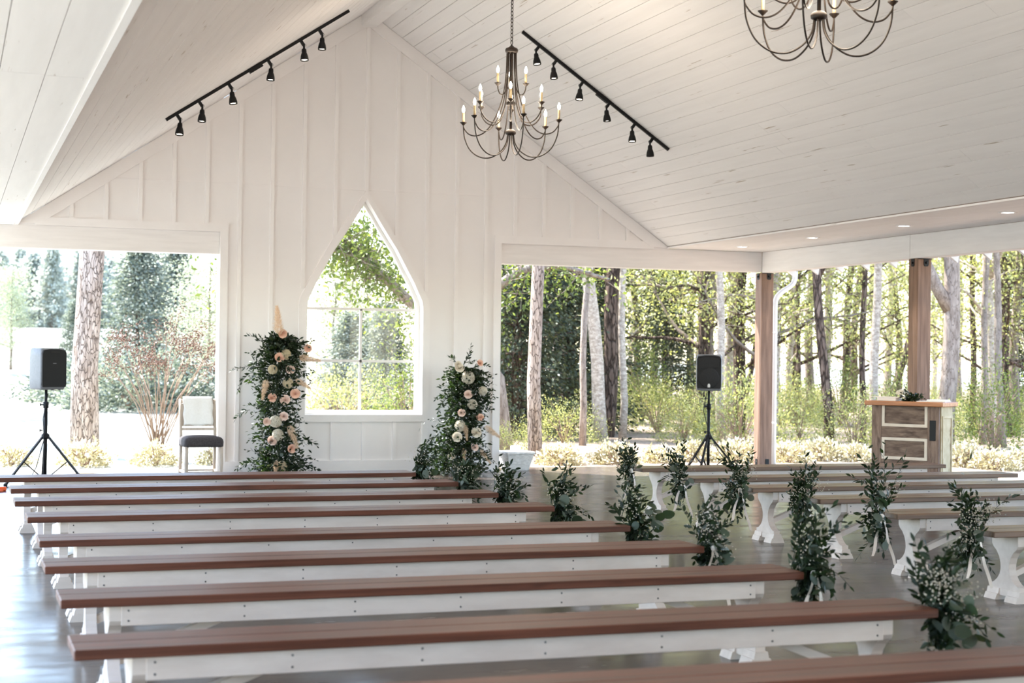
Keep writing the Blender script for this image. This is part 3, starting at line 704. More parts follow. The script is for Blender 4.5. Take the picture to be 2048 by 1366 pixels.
sc_ = MB().tube([(sL[0] + .02, sL[1] - .03, 1.03), (sL[0] - .03, sL[1] - .04, .75), (sL[0] - .02, sL[1] - .05, .5), (sL[0] - .10, sL[1] - .1, .2), (sL[0] - .2, sL[1] - .2, .012), (sL[0] - .40, sL[1] - .45, .009), (sL[0] - 1.2, sL[1] - .6, .009)], .005, 6).build('speaker_cable', mBLACK)
tag(sc_, 'thin black cable hanging down the left speaker stand', 'cable')
sc_ = MB().tube([(sR[0] - .05, sR[1] - .05, 1.09), (sR[0] - .10, sR[1] - .05, .85), (sR[0] - .03, sR[1] - .04, .62), (sR[0] + .10, sR[1] - .05, .35), (sR[0] + .32, sR[1] - .2, .012), (sR[0] + .6, sR[1] - .2, .009)], .005, 6).build('speaker_cable', mBLACK)
tag(sc_, 'thin dark cable looping down the right speaker stand', 'cable')
cr_ = random.Random(5)
cord = MB().tube([(-.25 + .09 * k, 17.9 + .12 * math.sin(k * 1.3), .012 + .004 * (k % 2)) for k in range(10)], .010, 8)
cordo = cord.build('extension_cord', mORANGE); tag(cordo, 'orange extension cord on the floor at the left edge', 'cord')
MB().cbox(.48, .60, 17.93, 17.99, 0.001, .045, .01).build('socket_block', mORANGE, cordo)

# ------------------------------------------------------------------ chair with a throw
ch = empty('side_chair', (2.84, 19.10, 0), math.radians(2), 'limed wood side chair with charcoal seat beside the left jamb', 'chair')
def rnd_rect(w, d, r, n=4):
    return [(cx + r * math.cos(math.radians(a0_ + 90 * k / n)), cy + r * math.sin(math.radians(a0_ + 90 * k / n))) for cx, cy, a0_ in ((w - r, d - r, 0), (-w + r, d - r, 90), (-w + r, -d + r, 180), (w - r, -d + r, 270)) for k in range(n + 1)]
q = MB(); lv = [(.398, .94), (.404, .99), (.43, 1), (.465, 1), (.492, .97), (.512, .88), (.526, .70), (.533, .4), (.535, .05)]; ring = []
for z, k in lv: ring += [(x, y, z) for x, y in rnd_rect(.235 * k, .225 * k, .05 * k)]
nr = len(ring) // len(lv)
q.add(ring, [(i * nr + k, i * nr + (k + 1) % nr, (i + 1) * nr + (k + 1) % nr, (i + 1) * nr + k) for i in range(len(lv) - 1) for k in range(nr)] + [tuple(reversed(range(nr))), tuple((len(lv) - 1) * nr + k for k in range(nr))], True)
q.build('seat_cushion', mCHAR, ch)
for x in (-.205, .205):
    MB().tube([(x, -.19, 0), (x, -.19, .03), (x, -.19, .18), (x, -.19, .20), (x, -.19, .30), (x, -.19, .405)], [.014, .020, .024, .027, .023, .024], 12).build('leg', mCHAIR, ch)
    MB().tube([(x, .24, 0), (x, .21, .25), (x, .205, .45), (x, .235, .75), (x, .27, .955)], [.018, .021, .022, .020, .018], 8).build('leg', mCHAIR, ch)
    MB().bar((x, -.19, .10), (x, .23, .10), .02, .025).build('stretcher', mCHAIR, ch)
MB().bar((-.20, .22, .10), (.20, .22, .10), .02, .022, (0, 1, 0)).build('stretcher', mCHAIR, ch)
MB().bar((-.20, -.19, .10), (.20, -.19, .10), .02, .022, (0, 1, 0)).build('stretcher', mCHAIR, ch)
MB().bar((-.20, .215, .595), (.20, .215, .595), .03, .035, (0, 1, 0)).build('back_rail', mCHAIR, ch)
MB().bar((-.20, .262, .93), (.20, .262, .93), .045, .03, (0, 1, 0)).build('back_rail', mCHAIR, ch)
MB().bar((-.20, .235, .765), (.20, .235, .765), .022, .27, (0, .1, 1)).build('back_panel', mCHAIR, ch)
# throw folded over the back
tr_ = random.Random(2); V = []; nu, nv = 12, 24
for i in range(nu + 1):
    u = -.175 + .35 * i / nu
    for j in range(nv + 1):
        s_ = j / nv
        if s_ < .55: t = s_ / .55; y, z = .195 + .045 * t + .004 * math.sin(i * 1.1), .64 + .32 * t
        elif s_ < .66: t = (s_ - .55) / .11; a = math.pi * t; y, z = .267 - .030 * math.cos(a), .955 + .018 * math.sin(a) + .004
        else: t = (s_ - .66) / .34; y, z = .300 - .02 * t, .955 - .20 * t
        V.append((u + .006 * math.sin(j * .9 + i), y + .003 * math.sin(i * 2.1 + j), z + (.008 * math.sin(i * .8) if j == 0 else 0)))
tw = put('throw_blanket', mesh_np('throw_blanket', V, [(i * (nv + 1) + j, (i + 1) * (nv + 1) + j, (i + 1) * (nv + 1) + j + 1, i * (nv + 1) + j + 1) for i in range(nu) for j in range(nv)], mTOWEL, True))
md = tw.modifiers.new('thickness', 'SOLIDIFY'); md.thickness = .010; md.offset = 1
tw.location = ch.location; tw.rotation_euler = ch.rotation_euler
tag(tw, 'cream white throw folded over the chair back', 'blanket')

# ------------------------------------------------------------------ lectern of old doors
lc = empty('lectern', (9.66, 15.30, 0), math.radians(-57), 'rustic lectern made of old brown and cream door panels', 'lectern')
W, D, H = .78, .34, 1.03
MB().box(.012, W - .012, .03, D - .01, 0, H).build('carcass', mOLD, lc)
for x0, x1 in ((0, .115), (W - .13, W)): MB().cbox(x0, x1, -.002, .032, 0, H, .003).build('stile', mOLDV, lc)
zs = [0, .08, .36, .46, .74, .86, H]
for z0, z1 in ((0, .08), (.34, .44), (.68, .80)): MB().cbox(.116, W - .131, .0, .032, z0, z1, .003).build('rail', mOLD, lc)
for z0, z1 in ((.08, .34), (.44, .68), (.80, H)):
    x0, x1 = .118, W - .133
    MB().cbox(x0 + .03, x1 - .03, .012, .03, z0 + .03, z1 - (.03 if z1 < H else 0), .006).build('panel', mOLD, lc)
    fr = MB()
    fr.box(x0, x1, .002, .03, z0, z0 + .032); fr.box(x0, x0 + .032, .002, .03, z0 + .032, z1 - .0); fr.box(x1 - .032, x1, .002, .03, z0 + .032, z1)
    if z1 < H: fr.box(x0 + .032, x1 - .032, .002, .03, z1 - .032, z1)
    fr.build('moulding', mMOULD, lc)
MB().cbox(W - .105, W - .035, -.008, .0, .66, .88, .003).build('lock_plate', mSTEEL, lc)
sdp = MB().box(W - .012, W + .012, .035, D, 0, H).build('side_panel', mCREAM, lc)
MB().cbox(W + .01, W + .022, .06, .09, .1, H - .10, .004).build('side_stile', mCREAM, lc); MB().cbox(W + .01, W + .022, D - .04, D - .01, .1, H - .10, .004).build('side_stile', mCREAM, lc)
for z in (.1, H - .13): MB().cbox(W + .01, W + .022, .09, D - .04, z, z + .03, .004).build('side_rail', mCREAM, lc)
MB().cbox(-.07, W + .06, -.05, D + .04, H, H + .048, .006).build('top_board', mTOPW, lc)
TZ = H + .048
def on_lectern(p): 
    a = lc.rotation_euler.z; return (lc.location.x + p[0] * math.cos(a) - p[1] * math.sin(a), lc.location.y + p[0] * math.sin(a) + p[1] * math.cos(a), p[2])
bk = empty('white_box_book', on_lectern((.06, .12, TZ + .0005)), math.radians(-58), 'flat white book under a tray at the left of the lectern top', 'book')
MB().cbox(-.02, .20, -.07, .09, 0, .034, .003).build('cover', mPAPER, bk); MB().box(-.022, .205, -.074, .094, .034, .038).build('cover_board', mTRIM, bk)
ob = MB().cbox(-.10, .34, -.05, .06, .0, .006, .002).build('wooden_paddle', mMOULD, None); ob.location = on_lectern((.05, .13, TZ + .039)); ob.rotation_euler = (0, 0, math.radians(-56)); tag(ob, 'thin pale board lying across the book on the lectern', 'board')
bk = empty('open_booklet', on_lectern((.55, .12, TZ + .0005)), math.radians(-53), 'open pale booklet at the right of the lectern top', 'booklet')
MB().cbox(-.05, .27, -.09, .12, 0, .008, .003).build('pages', mPAPER, bk); MB().cbox(.04, .26, -.02, .12, .008, .026, .004).build('inner_pages', mPAPER, bk)

# ------------------------------------------------------------------ whitewashed planter outside the right opening
pl = empty('wicker_planter', (7.16, 20.05, 0), math.radians(4), 'whitewashed square planter on the slab at the right edge of the wall', 'planter')
w0, w1, h = .135, .19, .215
MB().add([(s * w0 if k < 4 else s * w1, t * w0 if k < 4 else t * w1, 0 if k < 4 else h) for k, (s, t) in enumerate(((-1, -1), (1, -1), (1, 1), (-1, 1)) * 2)], [(3, 2, 1, 0), (4, 5, 6, 7), (0, 1, 5, 4), (1, 2, 6, 5), (2, 3, 7, 6), (3, 0, 4, 7)]).build('body', mSTONE, pl)
MB().cbox(-.205, .205, -.205, .205, h, h + .035, .006).build('rim', mSTONE, pl)
for k in range(4): MB().cbox(-.14 - .011 * k, .14 + .011 * k, -.145 - .0115 * k, -.135 - .0115 * k, .03 + .045 * k, .06 + .045 * k, .003).build('weave_band', mSTONE, pl)
pc = MB().lathe([(.066, 0), (.068, .006), (.066, .068), (.058, .072), (.03, .060), (.001, .058)], 24).build('pillar_candle', mCANDLE); pc.location = (7.16, 20.05, .2505); tag(pc, 'short wide ivory candle standing on the planter', 'candle')
# ------------------------------------------------------------------ vegetation helpers
T_RHOMB = (np.array([(0, 0, 0), (.45, .26, .03), (1, 0, 0), (.45, -.26, .03)]), np.array([(0, 1, 2, 3)]))
T_NEED = (np.array([(0, -.03, 0), (1, -.02, 0), (1, .02, 0), (0, .03, 0)]), np.array([(0, 1, 2, 3)]))
T_LENS = (np.array([(0, 0, 0), (.22, .15, .03), (.55, .20, .035), (.85, .09, .01), (1, 0, -.02), (.85, -.09, .01), (.55, -.20, .035), (.22, -.15, .03), (.5, 0, -.01)]),
          np.array([(8, 0, 1), (8, 1, 2), (8, 2, 3), (8, 3, 4), (8, 4, 5), (8, 5, 6), (8, 6, 7), (8, 7, 0)]))
_a = np.linspace(0, 2 * np.pi, 11)[:-1]
T_ROUND = (np.concatenate([[(.5, 0, -.02)], np.stack([.5 - .5 * np.cos(_a), .46 * np.sin(_a) * (1 + .10 * np.cos(_a)), .05 * np.cos(2 * _a)], -1)]),
           np.array([(0, 1 + i, 1 + (i + 1) % 10) for i in range(10)]))
T_DOT = (np.array([(-.5, 0, -.3), (.5, 0, -.3), (0, .5, .3), (0, -.5, .3)]), np.array([(0, 2, 1), (0, 1, 3), (0, 3, 2), (1, 2, 3)]))
def unit(v): return v / np.maximum(np.linalg.norm(v, axis=-1, keepdims=True), 1e-9)
def scatter(tmpl, P, D, size, rng, upbias=0.0):
    V, F = tmpl; n = len(P); D = unit(D)
    r = rng.normal(size=(n, 3)); r[:, 2] += upbias
    W = unit(r - D * (r * D).sum(1, keepdims=True)); U = np.cross(W, D)
    s = np.broadcast_to(np.asarray(size, float), (n,))[:, None, None]
    A = (V[None, :, 0, None] * D[:, None] + V[None, :, 1, None] * U[:, None] + V[None, :, 2, None] * W[:, None]) * s + P[:, None]
    Fi = (F[None] + (np.arange(n) * len(V))[:, None, None]).reshape(-1, F.shape[1])
    return A.reshape(-1, 3), Fi
def foliage(name, tmpl, P, D, size, mat, rng, parent, upbias=0.0):
    V, F = scatter(tmpl, P, D, size, rng, upbias)
    return tag(put(name, mesh_np(name, V, F, mat), parent), kind='stuff')
def rdir(rng, n): return unit(rng.normal(size=(n, 3)))
def curve_pts(a, d, L, n, rng, wob, droop=0.0):
    a = np.array(a, float); d = unit(np.array(d, float)); out = [a.copy()]
    for i in range(n):
        d = unit(d + rng.normal(size=3) * wob + np.array([0, 0, -droop])); a = a + d * L / n; out.append(a.copy())
    return out
def tree(name, seed, H, r, bark, leafm, crown0, crad, nleaf, lsize, nbr=14, tmpl=T_RHOMB, fork=None, lean=(0, 0), rise=.55, spread=.45, split=False, droop=.03, wob=.10, upb=0.0, leaf_dir=None, low_cl=0, taper=.25):
    """trunk, branches and foliage of one tree, origin at the foot of the trunk"""
    rng = np.random.default_rng(seed); rnd = random.Random(seed)
    root = empty(name); n = 14
    tp = [np.array([lean[0] * (i / n) + .05 * math.sin(i * 1.1 + seed) * (i > 0), lean[1] * (i / n) + .05 * math.cos(i * .9 + seed) * (i > 0), H * i / n - (.15 if i == 0 else 0)]) for i in range(n + 1)]
    tr = [r * (1.12 if i == 0 else 1) * (1 - (1 - taper) * i / n) for i in range(n + 1)]
    MB().tube(tp, tr, 14, jit=.05, rng=rnd).build('trunk', bark, root)
    def tpos(t): f = t * n; i = min(int(f), n - 1); return tp[i] + (tp[i + 1] - tp[i]) * (f - i)
    stems = [(tp, tr)]
    if fork:
        fh, fd, fl = fork; b0 = tpos(fh / H); pts = curve_pts(b0, fd, fl, 8, rng, .04)
        rr_ = [tr[int(fh / H * n)] * .8 * (1 - .6 * i / 8) for i in range(9)]
        MB().tube(pts, rr_, 12, jit=.05, rng=rnd).build('trunk', bark, root); stems.append((pts, rr_))
    cl = []; bm = MB(); 
    for b in range(nbr):
        t = crown0 / H + (1 - crown0 / H) * ((b + .5) / nbr) ** .9 * .97
        az = b * 2.399 + rng.uniform(-.4, .4); k = 1 - .55 * (t - crown0 / H) / max(1e-3, 1 - crown0 / H)
        L = crad * k * rng.uniform(.75, 1.15)
        p0 = tpos(min(t, .98)) if (not fork or b % 3) else np.array(stems[1][0][rng.integers(3, 8)])
        pts = curve_pts(p0, (math.cos(az), math.sin(az), rise * rng.uniform(.4, 1.5)), L, 7, rng, wob, droop)
        r0 = max(.012, r * .34 * k)
        rad = [r0 * (1 - .8 * i / 7) for i in range(8)]
        if split: MB().tube(pts, rad, 7).build('branch', bark, root)
        else: bm.tube(pts, rad, 5, cap=False)
        for j in range(3, 8):
            cl.append(pts[j]); 
            if rng.random() < .8:
                q = curve_pts(pts[j], unit(rng.normal(size=3) + np.array([0, 0, .3])), L * .32, 3, rng, .15)
                bm.tube(q, [r0 * .3, r0 * .22, r0 * .16, r0 * .1], 4, cap=False); cl += [q[2], q[3]]
    if bm.v: tag(bm.build('branches', bark, root), kind='stuff')
    for _ in range(low_cl): cl.append(tpos(rng.uniform(.02, 1)) + rng.normal(size=3) * crad * .4)
    cl = np.array(cl); idx = rng.integers(0, len(cl), nleaf)
    P = cl[idx] + rng.normal(size=(nleaf, 3)) * spread * np.array([1, 1, .7])
    P[:, 2] = np.maximum(P[:, 2], .05)
    Dv = rdir(rng, nleaf) if leaf_dir is None else unit(rng.normal(size=(nleaf, 3)) * .6 + np.array(leaf_dir))
    foliage('foliage', tmpl, P, Dv, lsize * rng.uniform(.6, 1.25, nleaf), leafm, rng, root, upb)
    return root
def conifer(name, seed, H, R, r, bark, leafm, n, lsize, base=.2, tmpl=T_RHOMB, ragged=.35, down=-.25):
    rng = np.random.default_rng(seed); rnd = random.Random(seed); root = empty(name)
    MB().tube([(0, 0, -.1), (0, 0, H * .5), (.05, 0, H * .98)], [r, r * .6, r * .1], 10, jit=.05, rng=rnd).build('trunk', bark, root)
    nb = 150; cl = []
    bm = MB()
    for b in range(nb):
        t = (b + .5) / nb; z = base + (H - base) * t; az = b * 2.399 + rng.uniform(-.3, .3)
        L = R * (1 - t) ** .75 * rng.uniform(1 - ragged, 1 + ragged * .5) + .1
        e = np.array([math.cos(az) * L, math.sin(az) * L, z + L * rng.uniform(-.15, .25)]); s = np.array([0, 0, z])
        bm.tube([s, (s + e) / 2 + np.array([0, 0, .05]), e], [.02, .014, .005], 4, cap=False)
        for k in np.linspace(.3, 1, 6): cl.append((s + (e - s) * k, az, L))
    tag(bm.build('branches', bark, root), kind='stuff')
    idx = rng.integers(0, len(cl), n); C = np.array([c[0] for c in cl])[idx]; A = np.array([c[1] for c in cl])[idx]
    P = C + rng.normal(size=(n, 3)) * np.array([.16, .16, .12]) * (R / 1.6)
    D = np.stack([np.cos(A), np.sin(A), np.full(n, down)], -1) + rng.normal(size=(n, 3)) * .55
    foliage('foliage', tmpl, P, D, lsize * rng.uniform(.6, 1.3, n), leafm, rng, root)
    return root
def bush(name, seed, R, H, leafm, n, lsize, mstem=None, flower=None, nf=0, tmpl=T_RHOMB, stems=14):
    rng = np.random.default_rng(seed); root = empty(name); bm = MB(); tips = []
    for k in range(stems):
        az = k * 2.399; e = (math.cos(az) * R * rng.uniform(.2, .8), math.sin(az) * R * rng.uniform(.2, .8), H * rng.uniform(.5, .95))
        bm.tube([(0, 0, -.05), (e[0] * .4, e[1] * .4, e[2] * .6), e], [.018, .011, .005], 5, cap=False)
    tag(bm.build('stems', mstem or mTWIG, root), kind='stuff')
    d = rdir(rng, n); d[:, 2] = np.abs(d[:, 2]); lump = 1 + .22 * np.sin(d[:, 0] * 7 + seed) * np.cos(d[:, 1] * 6 + d[:, 2] * 5)
    rad = rng.uniform(.35, 1.0, n) ** .6 * lump
    P = d * rad[:, None] * np.array([R, R, H]); P[:, 2] = np.maximum(P[:, 2], .02)
    foliage('foliage', tmpl, P, d + rng.normal(size=(n, 3)) * .8 + np.array([0, 0, .3]), lsize * rng.uniform(.6, 1.3, n), leafm, rng, root)
    if nf:
        d = rdir(rng, nf); d[:, 2] = np.abs(d[:, 2]); P = d * np.array([R, R, H]) * .98
        foliage('blossoms', T_RHOMB, P, d + rng.normal(size=(nf, 3)) * .7, lsize * 1.2, flower, rng, root)
    return root
def gz(x, y): return float(ground_h(np.array(x), np.array(y)))
def place(o, px, Y, rz=0.0, sc=1.0, label=None, cat=None, group=None, dz=0.0, py=700):
    p = at(px, py, Y); o.location = (p[0], p[1], gz(p[0], p[1]) + dz); o.rotation_euler = (0, 0, rz); o.scale = (sc, sc, sc) if not hasattr(sc, '__len__') else sc
    return tag(o, label, cat, group)
used = set()
def inst(proto, *a, **k):
    o = proto if proto.name not in used else copy_tree(proto)
    used.add(proto.name); return place(o, *a, **k)

# ------------------------------------------------------------------ prominent trees
# pine beside the left opening
t = tree('pine_tree', 11, 19, .205, mPINEB, mLF4, 13.5, 2.6, 5000, .22, nbr=14, tmpl=T_NEED, spread=.35, lean=(.55, 0), taper=.45)
place(t, 172, 24.6, .6, 1.0, 'thick pine trunk with plated pinkish bark outside the left opening', 'tree')
t = tree('pine_tree', 12, 17, .105, mPINEB, mLF4, 12.5, 2.0, 3500, .20, nbr=12, tmpl=T_NEED, spread=.3, lean=(.06, 0), taper=.5)
place(t, 1074, 22.6, 1.2, 1.0, 'slim straight pine trunk just right of the end wall', 'tree')
# spreading oak whose limb crosses the arched window
ok = empty('oak_tree'); rg = np.random.default_rng(5); OY = 25.0
kp = [(1000, 930, .30), (985, 760, .27), (930, 680, .23)]
trunk = [at(x, y, OY) for x, y, _ in kp]; trunk[0][2] = -.2
limb = [at(x, y, Y) for x, y, Y in ((930, 680, 25), (880, 640, 24.8), (828, 612, 24.6), (790, 575, 24.5), (745, 535, 24.3), (715, 510, 24.2), (690, 502, 24.0), (655, 497, 23.9), (610, 470, 23.7))]
limb2 = [at(x, y, Y) for x, y, Y in ((745, 535, 24.3), (722, 500, 24.2), (700, 487, 24.0), (668, 478, 23.8), (630, 440, 23.6))]
limb3 = [at(x, y, Y) for x, y, Y in ((930, 680, 25), (960, 600, 24.8), (1040, 540, 24.5), (1120, 530, 24.2), (1220, 560, 24.0))]
limb4 = [at(x, y, Y) for x, y, Y in ((930, 680, 25), (900, 560, 25.2), (860, 450, 25.4), (800, 380, 25.5))]
limb5 = [at(x, y, Y) for x, y, Y in ((610, 470, 23.7), (530, 480, 23.5), (450, 500, 23.4))]
ox = trunk[0].copy(); ox[2] = 0
MB().tube([p - ox for p in trunk], [.24, .20, .18], 14, jit=.06, rng=R0).build('trunk', mGRAYB, ok)
cl = []
for L_, r0, r1 in ((limb, .105, .03), (limb2, .05, .02), (limb3, .12, .025), (limb4, .13, .03), (limb5, .035, .012)):
    n_ = len(L_); MB().tube([p - ox for p in L_], [r0 + (r1 - r0) * i / (n_ - 1) for i in range(n_)], 10, jit=.06, rng=R0).build('branch', mGRAYB, ok)
    for i in range(n_ - 1):
        for k in range(5): cl.append(L_[i] + (L_[i + 1] - L_[i]) * k / 5 - ox)
tw_ = MB(); tips = []
for c in cl:
    for k in range(3):
        q = curve_pts(c, rg.normal(size=3) * np.array([1, 1, .8]) + np.array([0, 0, .12]), rg.uniform(.4, 1.0), 4, rg, .18)
        tw_.tube(q, [.012, .009, .006, .004, .002], 4, cap=False); tips += q[1:]
tag(tw_.build('twigs', mGRAYB, ok), kind='stuff')
tips = np.array(tips); n_ = 9500; P = tips[rg.integers(0, len(tips), n_)] + rg.normal(size=(n_, 3)) * .14
foliage('foliage', T_RHOMB, P, rg.normal(size=(n_, 3)) + np.array([0, 0, -.2]), .085 * rg.uniform(.6, 1.3, n_), mLF2, rg, ok)
ok.location = ox; tag(ok, 'spreading oak whose leafy limb crosses the arched window', 'tree')

# crape myrtle fan beside the chair
cm = empty('crape_myrtle'); rg = np.random.default_rng(9); tips = []
for k in range(26):
    px = 205 + 240 * (k / 25) + rg.uniform(-8, 8); py = 650 + rg.uniform(0, 110) + 60 * abs(k / 25 - .55)
    e = at(px, py, 26.3 + rg.uniform(-.5, .5)); b = at(315 + rg.uniform(-9, 14), 930, 26.2); e = e - at(315, 930, 26.2); b = b - at(315, 930, 26.2); b[2] = 0
    m_ = b + (e - b) * .5 + np.array([(e - b)[0] * -.06, 0, .08])
    MB().tube([b, m_, e], [.011, .008, .004], 6).build('stem', mTWIG, cm)
    for q in range(4):
        f = e + rg.normal(size=3) * np.array([.12, .12, .12]); tips.append(f)
        if q < 2: MB().tube([e + (b - e) * .12 * q, f], [.004, .002], 4).build('twig', mTWIG, cm)
tips = np.array(tips); n_ = 2600; sel = rg.integers(0, len(tips), n_)
foliage('seed_heads', T_DOT, tips[sel] + rg.normal(size=(n_, 3)) * .055, rdir(rg, n_), .028, mSEED, rg, cm)
b = at(315, 930, 26.2); cm.location = (b[0], b[1], gz(b[0], b[1])); tag(cm, 'bare crape myrtle with fanned stems and brown seed heads behind the chair', 'shrub')

# ------------------------------------------------------------------ tree prototypes and copies
blue = conifer('blue_pine', 21, 7.2, 2.5, .14, mPINED, mLF4, 15000, .17, base=.3, tmpl=T_RHOMB)
inst(blue, 275, 60, .3, (.80, .80, .72), 'blue green pine right of the thick trunk', 'tree')
inst(blue, 350, 66, 1.9, (.8, .8, .70), 'blue green pine behind the crape myrtle', 'tree')
inst(blue, 150, 62, 4.0, .36, 'small blue green pine behind the thick trunk', 'tree')
inst(blue, 770, 36, 2.2, (.45, .45, .38), 'dusky pine low in the right side of the arched window', 'tree')
inst(blue, 705, 40, 3.2, (.5, .5, .36), 'hazy blue pine in the middle of the arched window', 'tree')
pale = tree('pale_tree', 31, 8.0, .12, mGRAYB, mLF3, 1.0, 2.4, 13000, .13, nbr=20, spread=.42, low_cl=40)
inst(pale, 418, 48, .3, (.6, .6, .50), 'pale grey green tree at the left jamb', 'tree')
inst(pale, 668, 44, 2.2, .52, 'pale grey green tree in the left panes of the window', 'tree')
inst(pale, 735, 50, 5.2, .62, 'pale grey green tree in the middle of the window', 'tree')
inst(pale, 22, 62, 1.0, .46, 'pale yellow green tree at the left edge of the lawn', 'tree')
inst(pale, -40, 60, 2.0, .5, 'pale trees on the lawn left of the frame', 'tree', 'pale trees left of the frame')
for (x, y), s_, lab in (((-2.3, 31.0), 1.0, 'tall pale tree left of the frame that shades the lawn'), ((-3.2, 41.0), 1.25, 'second tall pale tree left of the frame beyond the first')):
    o = copy_tree(pale); o.location = (x, y, gz(x, y)); o.scale = (s_, s_, s_); o.rotation_euler = (0, 0, x); tag(o, lab, 'tree')
    if 'group' in o: del o['group']
far = conifer('hazed_pine', 41, 10.5, 3.0, .22, mGRAYB, mLF6, 5000, .50, base=.9, ragged=.6)
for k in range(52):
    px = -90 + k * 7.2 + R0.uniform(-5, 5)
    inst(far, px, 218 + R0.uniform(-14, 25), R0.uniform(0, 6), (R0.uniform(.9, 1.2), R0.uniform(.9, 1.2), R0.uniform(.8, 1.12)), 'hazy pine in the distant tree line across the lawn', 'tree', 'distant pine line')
cedar = conifer('cedar_tree', 51, 6.6, 1.55, .12, mPINED, mLF5, 30000, .085, base=.15, ragged=.5, down=-.6)
inst(cedar, 1035, 29, .4, 1.0, 'dark drooping cedar at the left of the right opening', 'tree')
inst(cedar, 1140, 31.5, 2.0, 1.05, 'dark cedar behind the slim pine trunk', 'tree')
inst(cedar, 985, 32, 3.0, 1.0, 'dark cedar mostly hidden behind the end wall', 'tree')
inst(cedar, 1330, 44, 4.0, .95, 'dim cedar left of the right speaker', 'tree')
inst(cedar, 2035, 40, 1.1, .8, 'dark cedar at the right edge of the photo', 'tree')

wood = [tree('spring_tree', 61, 11, .15, mGRAYB, mLF1, 1.6, 3.0, 8500, .085, nbr=24, spread=.45),
        tree('spring_tree', 62, 12, .13, mPALEB, mLF1, 1.4, 2.6, 8000, .085, nbr=24, spread=.45, fork=(3.6, (.5, .1, 1), 6)),
        tree('spring_tree', 63, 11.5, .17, mPINED, mLF1, 1.2, 3.2, 9000, .085, nbr=26, spread=.5, lean=(.5, .1))]
und = [bush('leafy_understory', 71, 1.5, 2.3, mLF1, 4200, .075, stems=22), bush('leafy_understory', 72, 1.3, 3.0, mLF2, 4600, .075, stems=22), bush('leafy_understory', 73, 1.7, 1.7, mLF1, 4600, .07, stems=22)]
# named trunks of the woods: pixel column, distance, girth in pixels, bark, lean, label
TR = [(1205, 27.5, 28, mPALEB, (-.25, 0), 'leaning pale mottled trunk that forks high up', (3.0, (-.35, 0, 1), 6)),
      (1213, 29.5, 31, mPINED, (.12, 0), 'broad dark ridged trunk behind the leaning pale one', None),
      (1246, 28.5, 15, mPALEB, (.0, 0), 'slender pale trunk right of the broad dark one', None),
      (1167, 26.0, 14, mGRAYB, (.05, 0), 'grey brown trunk left of the leaning pale one', None),
      (1418, 33, 17, mPINED, (0, 0), 'dark trunk rising behind the right speaker', None),
      (1447, 27.5, 17, mPALEB, (-.1, 0), 'pale slender trunk right of the right speaker', None),
      (1480, 36, 12, mPINED, (.5, 0), 'thin dark leaning trunk left of the corner post', None),
      (1595, 38, 11, mPINED, (0, 0), 'thin dark trunk right of the downspout', None),
      (1660, 26.5, 20, mPINED, (-.22, 0), 'brown trunk halfway between the two posts', (3.3, (.45, 0, .9), 4)),
      (1727, 31, 13, mPINED, (0, 0), 'thin dark trunk left of the white barked one', None),
      (1752, 27, 19, mPALEB, (.0, 0), 'white barked trunk left of the second post', None),
      (1770, 34, 16, mPINED, (.75, 0), 'leaning dark trunk beside the second post', None),
      (1893, 25.5, 37, mGRAYB, (.08, 0), 'stout grey forked trunk right of the second post', (2.7, (-.5, 0, .9), 5)),
      (1945, 33, 13, mPINED, (0, 0), 'dark trunk right of the stout forked one', None),
      (1966, 30, 15, mGRAYB, (.05, 0), 'grey trunk right of the lectern', None),
      (1988, 36, 12, mGRAYB, (-.1, 0), 'thin grey trunk near the right edge', None),
      (2008, 29, 16, mGRAYB, (-.15, 0), 'grey trunk at the right edge of the photo', None)]
for i, (px, Y, gpx, bark, ln, lab, fk) in enumerate(TR):
    d = at(px, 700, Y); dep = float(CR[2] @ (d - CAMP)); rad = gpx * dep / FPX / 2
    t = tree('woodland_tree', 100 + i, 10.5, rad, bark, mLF1, 4.2 if gpx > 15 else 3.2, 2.2, 1700, .10, nbr=11, spread=.4, lean=(ln[0] * 4, ln[1]), fork=fk, taper=.55)
    place(t, px, Y, 0, 1, lab, 'tree')
# forest behind
fr = random.Random(12)
for k in range(46):
    Y = 32 + (k % 4) * 8 + fr.uniform(-2, 2); px = 1000 + (k * 137.5 % 1130) + fr.uniform(-15, 15)
    s = fr.uniform(.8, 1.15)
    inst(wood[k % 3], px, Y, fr.uniform(0, 6), (s, s, s * fr.uniform(.9, 1.1)), 'light green spring tree deep in the woods on the right', 'tree', 'spring trees of the woods')
for k in range(40):
    Y = 26.5 + (k % 5) * 5.5 + fr.uniform(-1.5, 1.5); px = 1010 + (k * 97.3 % 1110) + fr.uniform(-15, 15)
    if px < 1290 and Y < 34: continue
    s = fr.uniform(.4, .85)
    inst(und[k % 3], px, Y, fr.uniform(0, 6), (s, s, s * fr.uniform(.8, 1.2)), 'sunlit leafy sapling thicket under the trees on the right', 'shrub', 'understory of the woods')
for px, Y, s, lab in ((1130, 27, .5, 'small leafy shrub between the slim pine and the grey trunk'), (815, 24.8, .62, 'leafy green shrub at the right edge of the arched window'), (690, 30, .8, 'yellow green shrub low in the left window panes'), (1015, 23.6, .36, 'small leafy shrub beside the white planter')):
    inst(und[1] if px == 815 else und[2], px, Y, 1.0, (s, s, s), lab, 'shrub')
dk = bush('dark_shrub', 81, 1.6, 1.5, mLF4, 5000, .12)
inst(dk, 175, 44, 0, (1.2, 1, .8), 'low dark shrub left of the thick pine trunk', 'shrub')
inst(dk, 262, 40, 1, (1.4, 1, .9), 'low dark shrub right of the thick pine trunk', 'shrub')
inst(dk, 330, 41, 2, (1.2, 1, 1.0), 'low dark shrub behind the crape myrtle stems', 'shrub')
